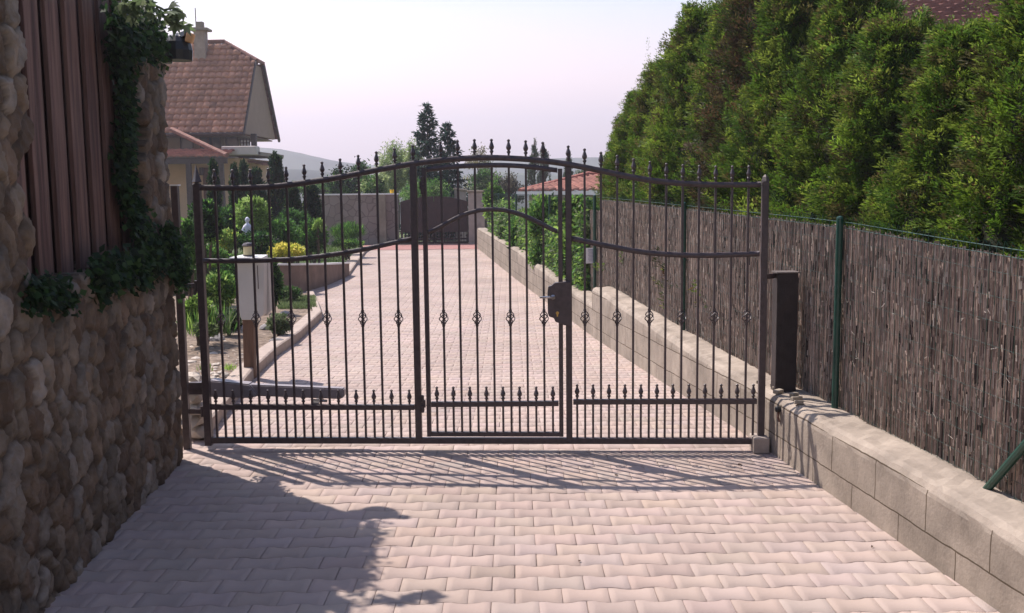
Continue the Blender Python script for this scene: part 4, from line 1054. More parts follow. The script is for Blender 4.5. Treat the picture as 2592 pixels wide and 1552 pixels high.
# palmate creeper on top
def palm_vine(stems, seed, label):
    rng = np.random.RandomState(seed); P = []; D = []; N = []; Ls = []; b = MB()
    for pts in stems:
        pts = [Vector(p) for p in pts]; b.tube(pts, [.006]*len(pts), 5)
        for i in range(len(pts)-1):
            for q in range(3):
                c = pts[i].lerp(pts[i+1], rng.rand()) + Vector(rng.normal(0, .02, 3)); ax = Vector(rng.normal(size=3)+np.array([.2, -.8, .2])).normalized(); d0 = Vector((rng.normal(0, .5), rng.normal(0, .3), -.6)); d0 = (d0-ax*d0.dot(ax)).normalized(); s_ = ax.cross(d0)
                for a in (-1.15, -.6, 0, .6, 1.15):
                    P.append(c); D.append((d0*math.cos(a)+s_*math.sin(a))); N.append(ax); Ls.append(.062*(1-.25*abs(a))*rng.uniform(.8, 1.2))
    n = len(P); V, Fc = leafquads(np.array(P), np.array(D), np.array(N), np.array(Ls), np.array(Ls)*.38, rng)
    t = empty('creeper_vine', stems[0][0], label, 'creeper')
    npmesh('leaves', V, Fc, M_leaf, t, colors=colmix(n, rng, [(.15, .19, .09), (.20, .24, .13), (.10, .14, .06)], .2)); b.build('stems', mat('green_stem', (.08, .10, .04), .7), t)
Yv = 6.0
A_ = lambda px, py, Y=5.35: at(px, py, Y)
palm_vine([[A_(300, 15), A_(340, 5), A_(380, 8), A_(410, 22), A_(432, 40), A_(450, 62), A_(475, 72)], [A_(380, 8), A_(415, 25), A_(440, 20), A_(462, 32)], [A_(300, 30), A_(335, 25), A_(360, 35)], [A_(250, -10), A_(300, 0), A_(350, -5), A_(385, 5)], [A_(395, 20), A_(430, 55), A_(440, 66)]], 77, 'palmate creeper sprays hanging over the top of the stone wall pillar')
palm_vine([[A_(60, -130, 4.4), A_(150, -120, 4.7), A_(230, -90, 5.0), A_(280, -60, 5.2)], [A_(150, -120, 4.7), A_(200, -170, 4.9), A_(230, -200, 5)]], 78, 'palmate creeper shoots above the boards of the wall opening')
# pale little post on the wall top
pp = at(366, 50, 7.3)
b = MB(); b.lathe(Vector((pp.x, pp.y, 0)), [(0, .045), (pp.z+.2, .045), (pp.z+.205, .055), (pp.z+.24, .055), (pp.z+.25, .02)], 16); tag(b.build('cream_post', mat('cream_plastic', (.55, .52, .40), .6)), 'cream post top showing behind the stone wall among creeper leaves', 'post')
# floodlight on bracket at the wall end
fl = empty('floodlight', at(455, 130, 6.45), 'dark bracket lamp with a sunlit orange box on the end of the wall top', 'lamp')
c_ = at(448, 112, 6.47); b = MB(); b.lathe(c_-Vector((0, 0, .10)), [(0, .09), (.06, .095), (.11, .085), (.145, .06), (.165, .02)], 14); b.lathe(c_+Vector((-.09, -.05, -.12)), [(0, .07), (.09, .08), (.13, .05), (.14, .01)], 12)
b.build('housing', mat('black_plastic'), fl, smooth=False)
c2 = at(481, 96, 6.43); b = MB(); b.box(c2, (.045, .05, .060), (1, .1, -.35), (.35, 0, 1)); b.build('sensor_box', mat('orange_plastic', (.62, .33, .14), .5, .15, 40), fl, bevel=.004)
b = MB(); b.bar(c_+Vector((0, 0, .03)), c2+Vector((-.02, 0, .02)), .04, .04); b.build('bracket', mat('black_plastic'), fl)

# ================================================================== FAR END: wall, gate, pillars
t = empty('boundary_wall', (at(900, 600, YG+.3).x, YG+.3, 0), 'grey stone clad garden wall with thin white coping left of the far gate', 'wall')
xl = at(800, 560, YG+.4).x; xr = at(1008, 560, YG+.4).x; zt_ = at(900, 494, YG+.4).z
def pat_wall_mat():
    m = mat('clad_stone', (.26, .21, .175), .9, .2, 4, .4, 30)
    n = m.node_tree.nodes; l = m.node_tree.links; p = n['Principled BSDF']
    t_ = n.new('ShaderNodeTexCoord'); nz = n.new('ShaderNodeTexNoise'); nz.inputs['Scale'].default_value = 5; l.new(t_.outputs['Object'], nz.inputs['Vector'])
    ma = n.new('ShaderNodeVectorMath'); ma.operation = 'MULTIPLY_ADD'; l.new(nz.outputs['Color'], ma.inputs[0]); ma.inputs[1].default_value = (.10, .10, .10); l.new(t_.outputs['Object'], ma.inputs[2])
    v = n.new('ShaderNodeTexVoronoi'); v.feature = 'DISTANCE_TO_EDGE'; v.inputs['Scale'].default_value = 3.4; l.new(ma.outputs[0], v.inputs['Vector'])
    v2 = n.new('ShaderNodeTexVoronoi'); v2.inputs['Scale'].default_value = 3.4; l.new(ma.outputs[0], v2.inputs['Vector'])
    mr = n.new('ShaderNodeMapRange'); mr.inputs[1].default_value = .02; mr.inputs[2].default_value = .05; l.new(v.outputs['Distance'], mr.inputs[0])
    cr2 = n.new('ShaderNodeValToRGB'); cr2.color_ramp.elements[0].color = (.225, .178, .155, 1); cr2.color_ramp.elements[1].color = (.285, .235, .205, 1); sxx = n.new('ShaderNodeSeparateXYZ'); l.new(v2.outputs['Color'], sxx.inputs[0]); l.new(sxx.outputs[0], cr2.inputs[0])
    mm = n.new('ShaderNodeMixRGB'); l.new(mr.outputs[0], mm.inputs[0]); mm.inputs[1].default_value = (.175, .14, .12, 1); l.new(cr2.outputs[0], mm.inputs[2]); l.new(mm.outputs[0], p.inputs['Base Color'])
    return m
MB().box(((xl+xr)/2, YG+.5, zt_/2-.1), (xr-xl, .2, zt_+.2)).build('wall', pat_wall_mat(), t)
MB().box(((xl+xr)/2, YG+.5, zt_+.022), (xr-xl+.04, .26, .04)).build('coping', M_white, t)
xm = at(992, 560, YG+.3).x
tt = MB().box((at(965, 560, YG).x, YG+.36, zt_*.5), (.22, .16, zt_+.02)).build('pier', M_conc, t, bevel=.01)
# flower pot on the wall
fp = at(992, 492, YG+.5); b = MB().lathe((fp.x, YG+.5, zt_+.042), [(0, .05), (.10, .07), (.11, .075)], 10); tag(b.build('lantern', mat('yellow_plastic', (.75, .45, .03), .5)), 'small yellow pot standing on the grey wall coping', 'pot')
# gate
fx0 = at(1014, 560, YG).x; fx1 = at(1184, 560, YG).x; fz0 = g(YG)+.05; fzt = at(1100, 497, YG).z
fg = empty('far_gate', ((fx0+fx1)/2, YG, 0), 'dark brown solid double gate with arched top at the far end of the driveway', 'gate')
M_fg = mat('far_gate_paint', (.040, .022, .022), .5, .2, 10)
zl = at(1100, 588, YG).z; zm = at(1100, 605, YG).z
mid = (fx0+fx1)/2
for sgn, (a, b_) in ((-1, (fx0, mid-.01)), (1, (mid+.01, fx1))):
    poly = [(a, YG, zl), (b_, YG, zl)]
    for i in range(9):
        x = b_+(a-b_)*i/8; u = (x-mid)/((fx1-fx0)/2); poly.append((x, YG, fzt-.16*u*u))
    MB().prism(poly, (0, .05, 0)).build('leaf_panel', M_fg, fg)
    b = MB(); b.bar((a, YG+.02, zm), (b_, YG+.02, zm), .05, .05, (0, 0, 1)); b.bar((a, YG+.02, fz0), (b_, YG+.02, fz0), .06, .05, (0, 0, 1)); b.bar((a+.03*(1 if sgn < 0 else 0), YG+.02, fz0), (a+.03*(1 if sgn < 0 else 0), YG+.02, fzt-.17), .06, .05); b.bar((b_, YG+.02, fz0), (b_, YG+.02, zl), .05, .05)
    n_ = 12
    for i in range(n_):
        x = a+(b_-a)*(i+.5)/n_; b.bar((x, YG+.02, fz0), (x, YG+.02, zl), .018, .018)
        if i % 2: b.lathe((x, YG+.02, (zm+zl)/2-.03), [(0, .02), (.03, .04), (.06, .02)], 6)
    b.build('leaf_frame', M_fg, fg)
tag(MB().box((mid, YG+.2, g(YG)+.03), (fx1-fx0+.3, .16, .05)).build('threshold', mat('pale_concrete')), kind='structure')
for i, (px, py, Y, w_, lab) in enumerate([(1203, 487, YG-.1, .42, 'concrete gate pillar at the right side of the far gate'), (1172, 484, YG+2.2, .2, 'first slim concrete pillar behind the far gate pillar'), (1164, 482, YG+4.2, .2, 'second slim concrete pillar behind the far gate pillar'), (1157, 481, YG+6.0, .2, 'rearmost slim concrete pillar behind the far gate')]):
    p = at(px, py, Y); t = empty('gate_pillar', (p.x, Y, g(Y)), lab, 'pillar', 'pillars at the far gate' if i else None)
    MB().box((p.x, Y, p.z/2-.1), (w_, w_, p.z+.2)).build('shaft', mat('pillar_concrete', (.32, .275, .24), .9, .15, 6, .3, 60), t, bevel=.01)
    MB().box((p.x, Y, p.z+.035), (w_+.08, w_+.08, .06)).build('cap', M_conc, t, bevel=.01)
p = at(1222, 500, YG-1.4); t = tag(MB().box((p.x, p.y, p.z/2), (.09, .09, p.z)).build('fence_end_post', mat('pillar_concrete')), 'pale square fence end post in front of the far gate pillar', 'post')

# ================================================================== TILED ROOFS AND HOUSES
def tiled(name, poly, m, parent, tw=.24, tl=.34, amp=.028, col=(.26, .115, .085), lift=.085):
    """poly: 3D points in a plane, first two = eave line"""
    P = [Vector(p) for p in poly]; u = (P[1]-P[0]).normalized(); nrm = (P[1]-P[0]).cross(P[2]-P[0]).normalized()
    if nrm.z < 0: nrm = -nrm
    v = nrm.cross(u); 
    if v.z < 0: v = -v
    L2 = [((p-P[0]).dot(u), (p-P[0]).dot(v)) for p in P]
    us = [a for a, b_ in L2]; vs = [b_ for a, b_ in L2]
    def inside(x, y):
        c = False
        for i in range(len(L2)):
            a = L2[i]; b_ = L2[(i+1) % len(L2)]
            if (a[1] > y) != (b_[1] > y) and x < (b_[0]-a[0])*(y-a[1])/(b_[1]-a[1])+a[0]: c = not c
        return c
    V = []; Fc = []; C = []; rng = np.random.RandomState(len(poly)+int(abs(P[0].x)*10))
    nr = int((max(vs)-min(vs))/tl)+2; ncol = int((max(us)-min(us))/tw)+2; q = 6
    for r in range(nr):
        v0 = min(vs)+r*tl
        for c_ in range(ncol):
            u0_ = min(us)+c_*tw
            c = np.array(col)*rng.normal(1, .13)
            b0 = None
            for k in range(q):
                ua = u0_+tw*k/q; ub = u0_+tw*(k+1)/q
                if not inside((ua+ub)/2, v0+tl/2): continue
                ha = amp*abs(math.sin(math.pi*(k/q)))**.7; hb_ = amp*abs(math.sin(math.pi*((k+1)/q)))**.7
                b = len(V)
                for uu, hh in ((ua, ha), (ub, hb_)):
                    for vv, ll in ((v0, 0), (v0, lift), (v0+tl, .004)):
                        V.append(P[0]+u*uu+v*vv+nrm*(hh+ll if ll else hh-.01 if vv == v0 else hh))
                Fc += [(b, b+3, b+4, b+1), (b+1, b+4, b+5, b+2)]; C += [c, c]
    o = npmesh(name, [tuple(x) for x in V], Fc, m, parent, colors=np.array(C))
    return o
def prism_between(name, poly, ext, m, parent): return MB().prism(poly, ext).build(name, m, parent)
# --- house on the left
YH = 45.0
k_ = YH/30
C1 = at(616, 336, 45.0); ey = C1.z; X1 = C1.x
C2 = Vector((X1-.05, 51.75, ey)); T1 = at(640, 152, 47.3); tz = T1.z; T1 = Vector((X1, 47.3, tz)); T2 = Vector((X1, 49.5, tz)); 
Rr = at(569, 108, 48.4); Rr = Vector((Rr.x, 48.4, Rr.z)); XL = X1-8.0
print('house', C1, T1, T2, Rr)
# re-fit: keep slope planar from eave through T1 to ridge
sl_ = (Rr.z-ey)/(48.4-45.0); T1.y = 45.0+(tz-ey)/sl_; T2.y = 96.8-T1.y; C2 = Vector((X1, 51.8, ey))
hs = empty('house', (X1-3, 48, 0), 'house with a steep brown tiled half-hipped roof, balcony and chimney beyond the garden', 'house')
M_ptile = M_tile
RL = Vector((XL, 48.4, Rr.z))
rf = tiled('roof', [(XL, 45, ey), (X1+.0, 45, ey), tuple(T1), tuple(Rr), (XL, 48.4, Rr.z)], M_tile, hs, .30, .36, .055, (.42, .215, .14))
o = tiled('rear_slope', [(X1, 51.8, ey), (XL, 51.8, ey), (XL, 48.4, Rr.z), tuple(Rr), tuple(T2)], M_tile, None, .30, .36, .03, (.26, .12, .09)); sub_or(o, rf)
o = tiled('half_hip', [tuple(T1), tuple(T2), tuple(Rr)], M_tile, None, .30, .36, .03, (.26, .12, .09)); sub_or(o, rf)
b = MB(); b.tube([RL, Rr+Vector((0, 0, .05))], .10, 8); b.tube([Rr+Vector((0, 0, .03)), T1+Vector((.05, 0, .03))], .09, 8); b.tube([Rr+Vector((0, 0, .03)), T2+Vector((.05, 0, .03))], .09, 8); sub_or(b.build('ridge_tiles', mat('ridge_tile', (.23, .11, .08), .8, .3, 6), None), rf)
b = MB(); b.tube([(XL, 44.93, ey-.05), (X1+.02, 44.93, ey-.05)], .08, 8); sub_or(b.build('gutter', M_dark, None), rf)
# gable face (rendered), inset
gi = X1-.12
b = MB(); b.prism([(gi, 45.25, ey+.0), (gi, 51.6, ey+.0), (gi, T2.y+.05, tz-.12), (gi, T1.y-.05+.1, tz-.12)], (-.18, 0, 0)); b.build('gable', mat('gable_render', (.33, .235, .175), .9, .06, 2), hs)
b = MB(); b.bar((X1+.02, 51.85, ey-.08), (X1+.02, T2.y, tz), .10, .16); b.bar((X1+.02, 44.98, ey-.08), (X1+.02, T1.y, tz), .06, .14); b.build('barge_board', M_dark, hs)
# roof underside / soffit
b = MB(); b.box(((XL+X1)/2-.1, 48.4, ey-.08), (X1-XL-.3, 6.2, .06)); b.build('soffit', mat('soffit_board', (.24, .18, .14), .8, .1, 5), hs)
# chimney
ch = at(511, 125, 48.0); cz = at(511, 80, 48.0).z
c0 = MB().box((ch.x, 47.9, (ch.z+cz)/2-.3), (.50, .5, cz-ch.z+.9)).build('chimney', mat('chimney_render', (.36, .28, .22), .9, .15, 4), rf) if False else None
chm = MB().box((ch.x, 47.9, (ch.z+cz)/2-.3), (.50, .5, cz-ch.z+.9)); chm = chm.build('chimney', mat('chimney_render', (.36, .28, .22), .9, .15, 4)); sub_or(chm, rf)
chc = MB(); chc.box((ch.x, 47.9, cz+.06), (.85, .8, .10)); chc.box((ch.x, 47.9, cz+.26), (.30, .3, .30)); chc = chc.build('chimney_cap', M_conc); sub_or(chc, rf)
an = at(494, 20, 47.8); b = MB().tube([(an.x, 47.8, ch.z-1), (an.x, 47.8, an.z)], .022, 5); sub_or(b.build('antenna', M_dark), rf)
# upper storey wall, recessed under the roof
z_b0 = at(600, 382, 45).z; z_b1 = at(600, 366, 45).z
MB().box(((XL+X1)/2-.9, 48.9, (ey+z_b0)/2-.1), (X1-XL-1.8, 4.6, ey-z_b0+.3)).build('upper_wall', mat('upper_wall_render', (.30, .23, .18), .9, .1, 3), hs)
b = MB(); xb0 = at(562, 380, 44.6).x; xb1 = at(648, 380, 44.6).x
zb0 = at(600, 393, 44.6).z; zb1 = at(600, 370, 44.6).z
b.box(((xb0+xb1)/2, 44.9, (zb0+zb1)/2), (xb1-xb0, .8, zb1-zb0)); b.build('balcony', mat('balcony_render', (.55, .48, .42), .85, .06, 3), hs, bevel=.03)
bx = MB(); bx.box(((xb0+xb1)/2, 47.5, zb0+.08), (xb1-xb0, 5, .16)); bx.build('balcony_floor', M_conc, hs)
# railing section with white panel
b = MB(); xr0 = at(609, 360, 46).x; xr1 = at(633, 360, 46).x; zr0 = at(620, 370, 46).z; zr1 = at(620, 354, 46).z
b.box(((xr0+xr1)/2, 46, (zr0+zr1)/2), (xr1-xr0, .04, zr1-zr0)); b.build('screen', M_white, hs)
b = MB()
for f in (0, .33, .66, 1): b.bar((xr0+(xr1-xr0)*f, 45.95, zr0-.1), (xr0+(xr1-xr0)*f, 45.95, zr1+.05), .04, .04)
for z in (zr0, (zr0+zr1)/2, zr1): b.bar((xr0, 45.94, z), (xr1, 45.94, z), .035, .035, (0, 0, 1))
b.build('railing', M_dark, hs)
b = MB(); xp = at(643, 360, 46).x; b.bar((xp, 46, zb0), (xp, 46, ey), .22, .22); b.build('balcony_post', M_dark, hs)
for px in (470, 520, 540, 585):
    x = at(px, 350, 46.4).x; w = MB().box((x, 46.57, (ey+zb1)/2+.0), (.5, .06, 1.0)).build('window', mat('window_glass', (.05, .055, .07), .15, .1, 3, spec=.6), hs)
    fr = MB(); 
    for dx in (-.27, .27): fr.box((x+dx, 46.53, (ey+zb1)/2), (.06, .05, 1.1))
    fr.box((x, 46.53, (ey+zb1)/2+.55), (.6, .05, .07)); sub_or(fr.build('frame', M_dark), w)
# ground floor
zg = at(500, 400, 44).z
xg0 = XL; xg1 = at(612, 450, 44.9).x
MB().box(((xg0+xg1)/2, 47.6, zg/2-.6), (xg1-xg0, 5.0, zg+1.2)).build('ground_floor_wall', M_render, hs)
# lean-to porch roof
pe0 = at(440, 398, 42.6); pe1 = at(572, 396, 42.6); pt0 = at(445, 336, 45.0)
tiled('porch_roof', [(XL, 42.6, pe0.z), (pe1.x, 42.6, pe0.z), (pe1.x-.15, 45.0, pe0.z+.35), (pt0.x, 45.0, pt0.z), (XL, 45.0, pt0.z)], M_tile, hs, .30, .36, .04, (.32, .13, .085))
b = MB(); b.tube([(pe1.x, 42.7, pe0.z+.05), (pt0.x-.2, 45.05, pt0.z+.15)], .11, 8); b.build('hip_tiles', mat('ridge_tile'), hs)
MB().box(((XL+pe1.x)/2, 42.75, pe0.z-.16), (pe1.x-XL, .16, .24)).build('porch_beam', M_dark, hs)
for px in (478, 560):
    x = at(px, 430, 42.8).x; MB().bar((x, 42.8, 0), (x, 42.8, pe0.z-.2), .2, .2).build('porch_post', M_dark, hs)
x = at(529, 450, 45).x; dr = MB().box((x, 45.05, at(529, 465, 45).z), (at(545, 450, 45).x-at(514, 450, 45).x, .1, at(529, 425, 45).z-at(529, 505, 45).z)).build('door', mat('door_wood', (.13, .05, .035), .5, .2, 8), hs)
x = at(509, 434, 44.9).x; MB().box((x, 44.95, at(509, 434, 44.9).z), (.14, .2, .34)).build('wall_lantern', M_dark, hs)
# low tiled wing to the right
q0 = at(613, 402, 47); q1 = at(700, 422, 47); 
tiled('wing_roof', [tuple(at(606, 408, 46)), tuple(at(700, 424, 46)), tuple(at(690, 416, 50)), tuple(at(608, 398, 50))], M_tile, hs, .30, .36, .03, (.30, .14, .10))
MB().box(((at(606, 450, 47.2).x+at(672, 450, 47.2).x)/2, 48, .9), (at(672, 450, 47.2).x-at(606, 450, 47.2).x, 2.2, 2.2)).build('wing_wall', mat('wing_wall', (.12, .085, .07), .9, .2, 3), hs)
# --- neighbour's red roof, right of the far gate
nb = empty('house', (at(1420, 500, 34).x, 36, 0), 'low building with bright red tiled hipped roof left of the thuja hedge', 'house')
e0 = at(1316, 484, 33); e1 = at(1560, 506, 29.5)
e1 = Vector((at(1620, 506, 30.5).x, 30.5, e0.z))
r1_ = at(1490, 440, 36); r2_ = Vector((at(1640, 440, 35).x+1, 35.2, r1_.z))
tiled('roof', [tuple(e0), tuple(e1), tuple(r2_), (r1_.x, 36, r1_.z)], M_tile, nb, .28, .34, .035, (.33, .15, .115))
b = MB(); b.tube([e0, r1_], .09, 7); b.tube([r1_, r2_], .09, 7); b.build('ridge_tiles', mat('ridge_tile_red', (.30, .11, .08), .8, .3, 5), nb)
b = MB(); b.bar(e0-Vector((.1, .1, .07)), e1-Vector((0, .1, .07)), .12, .05, (0, 0, 1)); b.build('gutter', M_white, nb)
dd_ = (e1-e0).normalized(); b = MB(); b.prism([e0+Vector((.3, .3, -.1)), e1+Vector((0, .3, -.1)), e1+Vector((0, .3, -2.6)), e0+Vector((.3, .3, -2.6))], (0.4, 3.0, 0)); b.build('wall', mat('nb_wall', (.36, .29, .22), .9, .1, 3), nb)
# --- brown roof behind the hedge, top right
r3 = empty('house', (9, 17, 0), 'house with brown tiled roof showing above the hedge at top right', 'house')
A0 = at(2050, 190, 14); A1 = at(2750, 190, 14); B0 = at(2130, -10, 18.5); B1 = at(2500, 20, 18.5)
A1.z = A0.z; B1.z = B0.z = at(2400, 10, 18.5).z; A1 = Vector((A1.x+1.2, 14, A0.z))
tiled('roof', [tuple(A0), tuple(A1), (B1.x+.4, 18.5, B1.z), (B0.x, 18.5, B0.z)], M_tile, r3, .26, .33, .035, (.22, .10, .075))
b = MB(); b.tube([(B0.x, 18.5, B0.z+.04), (B1.x+.4, 18.5, B1.z+.04)], .07, 7); b.tube([(B1.x+.4, 18.5, B1.z+.04), A1], .07, 7); b.build('ridge_tiles', mat('ridge_pale', (.40, .34, .30), .8, .2, 5), r3)
b = MB(); b.box(((A0.x+A1.x)/2, 16.5, A0.z/2-.2), (A1.x-A0.x-.8, 4.4, A0.z)); b.build('wall', M_render, r3)

# ================================================================== VINES ON THE FAR MESH FENCE
VG = 'bushes and vines growing through the far mesh fence'
def fshrub(px, py, rw, rh, n, pal, seed, label, doff=.0, L=.09):
    Y = Yof(px)*1.1+doff; Y = min(Y, 27.5); c = WL(Y, FO+.25, 0); 
    return px_shrub('vine_bush', label, 'shrub', px, py, Y, rw, rh, n, L, L*.5, pal, seed, group=VG, ground=wtop(Y)-.1)
fshrub(1465, 545, 50, 45, 3800, G_LITE[:3]+G_MID, 101, 'leafy climber arching over the top of the reed fence end', L=.07)
fshrub(1450, 650, 34, 70, 4200, G_LITE[:1]+G_MID, 102, 'green climber low on the mesh fence beside the lock of the gate', L=.07)
fshrub(1385, 560, 50, 62, 5200, G_LITE[:3]+G_MID, 103, 'big pale green bush behind the mesh fence under the red roof', L=.08)
fshrub(1385, 655, 44, 45, 3600, G_LITE[:1]+G_MID, 104, 'green growth hanging on the mesh below the big pale green bush', L=.08)
fshrub(1320, 600, 34, 58, 3200, G_LITE[:1]+G_MID, 105, 'dull green bush behind the mesh fence in the middle of its far run', L=.09)
fshrub(1285, 575, 26, 48, 2400, G_OLIV+G_LITE[:1]+G_MID[1:], 106, 'olive green climber on the mesh fence next to the bush by the far pillar')
fshrub(1250, 520, 26, 58, 2600, G_LITE[:3]+G_MID, 107, 'tall pale green bush at the far end of the mesh fence by the pillar')

def fence_vine():
    rng = np.random.RandomState(120); n = 24000; Ya = Yof(1470)*1.05; Yb = 27.0
    Y = Ya+(Yb-Ya)*rng.rand(n)**1.25; cl = .5+.5*np.sin(Y*2.3)*np.sin(Y*.9+1); z0 = np.array([wtop(y) for y in Y]); P = np.array([tuple(WL(y, FO-.04, 0)) for y in Y]); hgt = (.45+.55*cl)*(np.array([ftop(y) for y in Y])-z0)
    P[:, 2] = z0+.0+hgt*rng.rand(n)**1.35; P += rng.normal(0, .035, (n, 3))*[1, 1, .4]; P[:, 2] = np.maximum(P[:, 2], z0+.01)
    D = rng.normal(0, .6, (n, 3)); D[:, 2] -= .2; D /= np.linalg.norm(D, axis=1, keepdims=True)
    V, Fc = leafquads(P, D, rng.normal(size=(n, 3)), rng.uniform(.06, .11, n), rng.uniform(.03, .05, n), rng)
    t = empty('fence_vine', WL(18, FO+.1, wtop(18)), 'long tangle of climbing plants along the foot of the far mesh fence', 'vine')
    npmesh('leaves', V, Fc, M_leaf, t, colors=colmix(n, rng, G_MID+G_LITE[:3]+G_OLIV, .22)); b = MB(); rs = random.Random(3)
    for k in range(40):
        y = Ya+(Yb-Ya)*rs.random(); p = WL(y, FO+.08, wtop(y)-.05); b.tube([p, p+Vector((.03, rs.uniform(-.1, .1), .35)), p+Vector((.0, rs.uniform(-.25, .25), .8))], [.010, .007, .003], 5)
    b.build('stems', M_bark, t)
fence_vine()
# ================================================================== BACKGROUND TREES
def spruce(px, pytop, pybot, Y, wpx, seed, label, pal=[(.02, .05, .035), (.028, .065, .045), (.014, .038, .026)]):
    rng = np.random.RandomState(seed); a = at(px, pybot, Y); H = at(px, pytop, Y).z-a.z; Rb = wpx*Y/F/2
    P = []; D = []; N = []; b = MB(); b.tube([a, a+Vector((.02, 0, H*.5)), a+Vector((0, 0, H))], [.09, .05, .006], 7); br = MB()
    nl = int(H/.17)
    for i in range(nl):
        t = i/nl; z = H*(.03+.97*t); r = Rb*((1-t)**.85)*rng.uniform(.78, 1.12)+.03
        nb_ = int(7+5*(1-t))
        for k in range(nb_):
            an = rng.rand()*6.28; L = r*rng.uniform(.7, 1.1); tip_up = .25 if t > .6 else .05
            p0_ = np.array([a.x, a.y, a.z+z]); dr_ = np.array([math.cos(an), math.sin(an), tip_up])
            p1_ = p0_+dr_*L
            br.tube([tuple(p0_), tuple(p0_+dr_*L*.5+np.array([0, 0, -.05*L])), tuple(p1_)], [.016, .010, .003], 4, False)
            m_ = int(26*L/.5)+8; f = rng.rand(m_)**.7
            q_ = p0_+dr_*L*f[:, None]+rng.normal(0, .028, (m_, 3)); q_[:, 2] -= .05*L*np.sin(f*3.14)
            d_ = dr_*.6+rng.normal(0, .55, (m_, 3)); d_[:, 2] -= .15; P.append(q_); D.append(d_/np.linalg.norm(d_, axis=1, keepdims=True))
    P = np.concatenate(P); D = np.concatenate(D); n = len(P)
    V, Fc = leafquads(P, D, rng.normal(size=(n, 3)), rng.uniform(.7, 1.3, n)*.17, .05, rng)
    t = empty('spruce_tree', a, label, 'tree')
    npmesh('foliage', V, Fc, M_leaf, t, colors=colmix(n, rng, pal, .2)); b.build('trunk', M_bark, t); br.build('branches', M_bark, t)
spruce(1087, 258, 620, 36, 170, 201, 'tall dark spruce rising behind the far gate, highest against the sky')
spruce(1137, 306, 620, 38, 165, 202, 'shorter dark spruce right behind the tall one')
def bgtree(px, pytop, Y, wpx, hcrown, n, L, pal, seed, label, wd=.45, updir=.2, hollow=.2, clump=.45, group=None):
    """tree with trunk, limbs and a clumpy crown"""
    rng = np.random.RandomState(seed); top = at(px, pytop, Y); rz = hcrown*Y/F/2; rx = wpx*Y/F/2; c = np.array([top.x, Y, top.z-rz]); gz = -.4
    nc = max(10, n//60); cc = dirs(nc, rng)*(hollow+(1-hollow)*rng.rand(nc, 1)**.5)*np.array([rx, rx*.8, rz])*.85
    i = rng.randint(nc, size=n); P = c+cc[i]+rng.normal(0, 1, (n, 3))*np.array([rx, rx, rz])*clump*.28
    D = rng.normal(0, .6, (n, 3)); D[:, 2] += updir; D /= np.linalg.norm(D, axis=1, keepdims=True)
    V, Fc = leafquads(P, D, rng.normal(size=(n, 3)), rng.uniform(.6, 1.2, n)*L, L*wd, rng)
    t = empty('tree', (c[0], Y, gz), label, 'tree', group)
    tint = colmix(nc, rng, pal, .22)
    npmesh('crown', V, Fc, M_leaf, t, colors=np.clip(tint[i]*rng.normal(1, .15, (n, 1)), .004, 1))
    b = MB(); b.tube([(c[0], Y, gz), (c[0]+.05, Y, (gz+c[2])/2), (c[0], Y, c[2])], [.12, .09, .04], 7)
    for k in range(min(nc, 14)): q_ = c+cc[k]; b.tube([(c[0], Y, c[2]-rz*.6), tuple((c+q_)/2), tuple(q_)], [.035, .02, .006], 4, False)
    b.build('trunk', M_bark, t); return t
G_WIL = [(0.26, 0.338, 0.13), (0.338, 0.403, 0.169), (0.195, 0.273, 0.104)]
BG = 'background trees beyond the far gate'
bgtree(1000, 352, 42, 110, 170, 7000, .16, G_WIL, 211, 'pale yellow-green feathery tree left of the tall spruce', .22, -.2, group=BG)
bgtree(1045, 345, 41, 60, 150, 3500, .16, G_WIL, 212, 'pale green tree crown partly hidden by the tall spruce', .22, -.2, group=BG)
bgtree(905, 398, 44, 80, 120, 3800, .13, G_DARK+G_MID, 213, 'dark twiggy tree directly above the grey garden wall', group=BG)
bgtree(950, 430, 37, 90, 90, 4200, .12, G_MID+G_WIL, 214, 'mid green tree between the grey wall and the far gate', group=BG)
bgtree(860, 425, 40, 70, 90, 3000, .12, G_MID+G_DARK, 215, 'small bushy tree above the left end of the grey garden wall', group=BG)
bgtree(1215, 368, 52, 100, 130, 2600, .13, [(.16, .15, .08), (.12, .14, .07), (.2, .18, .1)], 216, 'sparse brownish-green tree right of the spruces', hollow=.4, group=BG)
bgtree(1225, 425, 44, 90, 90, 3600, .13, G_OLIV+G_MID, 217, 'dull green tree behind the row of slim pillars', group=BG)
bgtree(1290, 440, 46, 90, 80, 3600, .12, [(.09, .075, .05), (.07, .07, .045), (.1, .09, .06)], 218, 'brownish low tree left of the red roof', group=BG)
bgtree(1075, 440, 34, 140, 100, 4200, .13, G_MID+G_WIL[:1], 219, 'green bush with drooping boughs right above the far gate', .2, -.5, group=BG)
bgtree(800, 450, 60, 160, 50, 3000, .2, G_MID+G_DARK, 220, 'distant low tree beyond the dark garden conifers', group=BG)
bgtree(1480, 425, 60, 80, 60, 2000, .15, G_OLIV, 221, 'distant grey-green tree between red roof and hedge', group=BG)
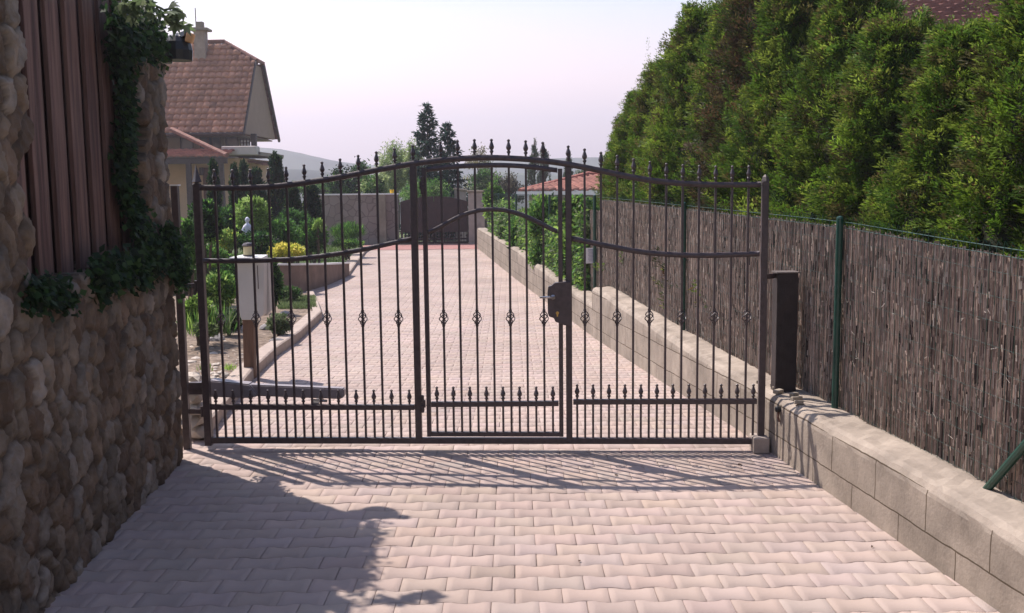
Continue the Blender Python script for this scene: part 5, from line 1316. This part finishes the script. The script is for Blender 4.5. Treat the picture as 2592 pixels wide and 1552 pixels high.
def candle_pine(px, pytop, Y, wpx, seed, label):
    rng = np.random.RandomState(seed); top = at(px, pytop, Y); bz = -.3; H = top.z-bz; R_ = wpx*Y/F/2; P = []; D = []; b = MB(); b.tube([(top.x, Y, bz), (top.x, Y, top.z-.1)], [.1, .015], 6)
    for k in range(26):
        an = rng.rand()*6.28; t = rng.rand(); r = R_*(1-t*.85)*rng.uniform(.4, 1); z0 = bz+H*(.35+.5*t); x1, y1 = top.x+math.cos(an)*r, Y+math.sin(an)*r; z1 = z0+H*rng.uniform(.10, .2)
        z1 = min(z1+.1, top.z - (0 if k < 2 else rng.rand()*.5)); b.tube([(top.x, Y, z0-.3), (x1, y1, z0), (x1, y1, z1)], [.03, .02, .008], 4, False)
        m_ = 90; f = rng.rand(m_); q_ = np.array([x1, y1, z0])+np.array([0, 0, z1-z0])*f[:, None]+rng.normal(0, .025, (m_, 3)); d_ = rng.normal(0, .5, (m_, 3)); d_[:, 2] += .9; P.append(q_); D.append(d_/np.linalg.norm(d_, axis=1, keepdims=True))
    P = np.concatenate(P); D = np.concatenate(D); n = len(P); V, Fc = leafquads(P, D, rng.normal(size=(n, 3)), .14, .03, rng)
    t = empty('pine_tree', (top.x, Y, bz), label, 'tree', BG); npmesh('foliage', V, Fc, M_leaf, t, colors=colmix(n, rng, [(.06, .085, .05), (.08, .10, .06), (.045, .07, .04)], .2)); b.build('trunk', M_bark, t)
candle_pine(1352, 352, 48, 62, 231, 'pine with tall upright candle shoots left of the red roof ridge')
candle_pine(1378, 366, 50, 56, 232, 'pine with upright shoots touching the first candle pine')
candle_pine(1440, 388, 52, 44, 233, 'smaller pine with upright shoots behind the red roof')
candle_pine(1258, 440, 46, 50, 234, 'dark little pine left of the red roof')
# dry leaves and grit on the paving
rl = random.Random(12)
for i, (px, py, lab) in enumerate([(1873, 1177, 'dark curled dry leaf at the edge of the gate shadow near the right wall'), (1560, 1203, 'small brown dry leaf in the gate shadow below the lock'), (1467, 1421, 'tiny dark leaf lying on the sunlit pavers nearest the camera'), (2208, 1385, 'small brown leaf by the foot of the block wall'), (1000, 866, 'small dark leaf on the far driveway behind the left bars')]):
    p = GG(px, py, .003); b = MB(); a = rl.random()*6.28; L = .016 if i < 2 else .010; u = Vector((math.cos(a), math.sin(a), .1)); w_ = Vector((-math.sin(a), math.cos(a), 0))
    b.add([p-u*L, p-u*L*.3+w_*L*.5+Vector((0, 0, .006)), p+u*L*.4+w_*L*.4+Vector((0, 0, .009)), p+u*L, p+u*L*.4-w_*L*.4+Vector((0, 0, .008)), p-u*L*.3-w_*L*.5+Vector((0, 0, .005)), p+Vector((0, 0, .001))], [(0, 1, 6), (1, 2, 6), (2, 3, 6), (3, 4, 6), (4, 5, 6), (5, 0, 6)])
    tag(b.build('dry_leaf', mat('dry_leaf', (.12, .07, .04), .8, .3, 30)), lab, 'leaf')
# ================================================================== HAZE
hz = MB().box((0, 1150, 70), (4400, 2700, 190)).build('haze', bpy.data.materials.new('haze'))
hm = hz.data.materials[0]; hm.use_nodes = True; n = hm.node_tree.nodes; n.remove(n['Principled BSDF'])
pv = n.new('ShaderNodeVolumePrincipled'); pv.inputs['Color'].default_value = (.90, .88, .98, 1); pv.inputs['Density'].default_value = .0011; pv.inputs['Anisotropy'].default_value = .35
hm.node_tree.links.new(pv.outputs[0], n['Material Output'].inputs['Volume'])
tag(hz, kind='stuff', label='thin morning haze')
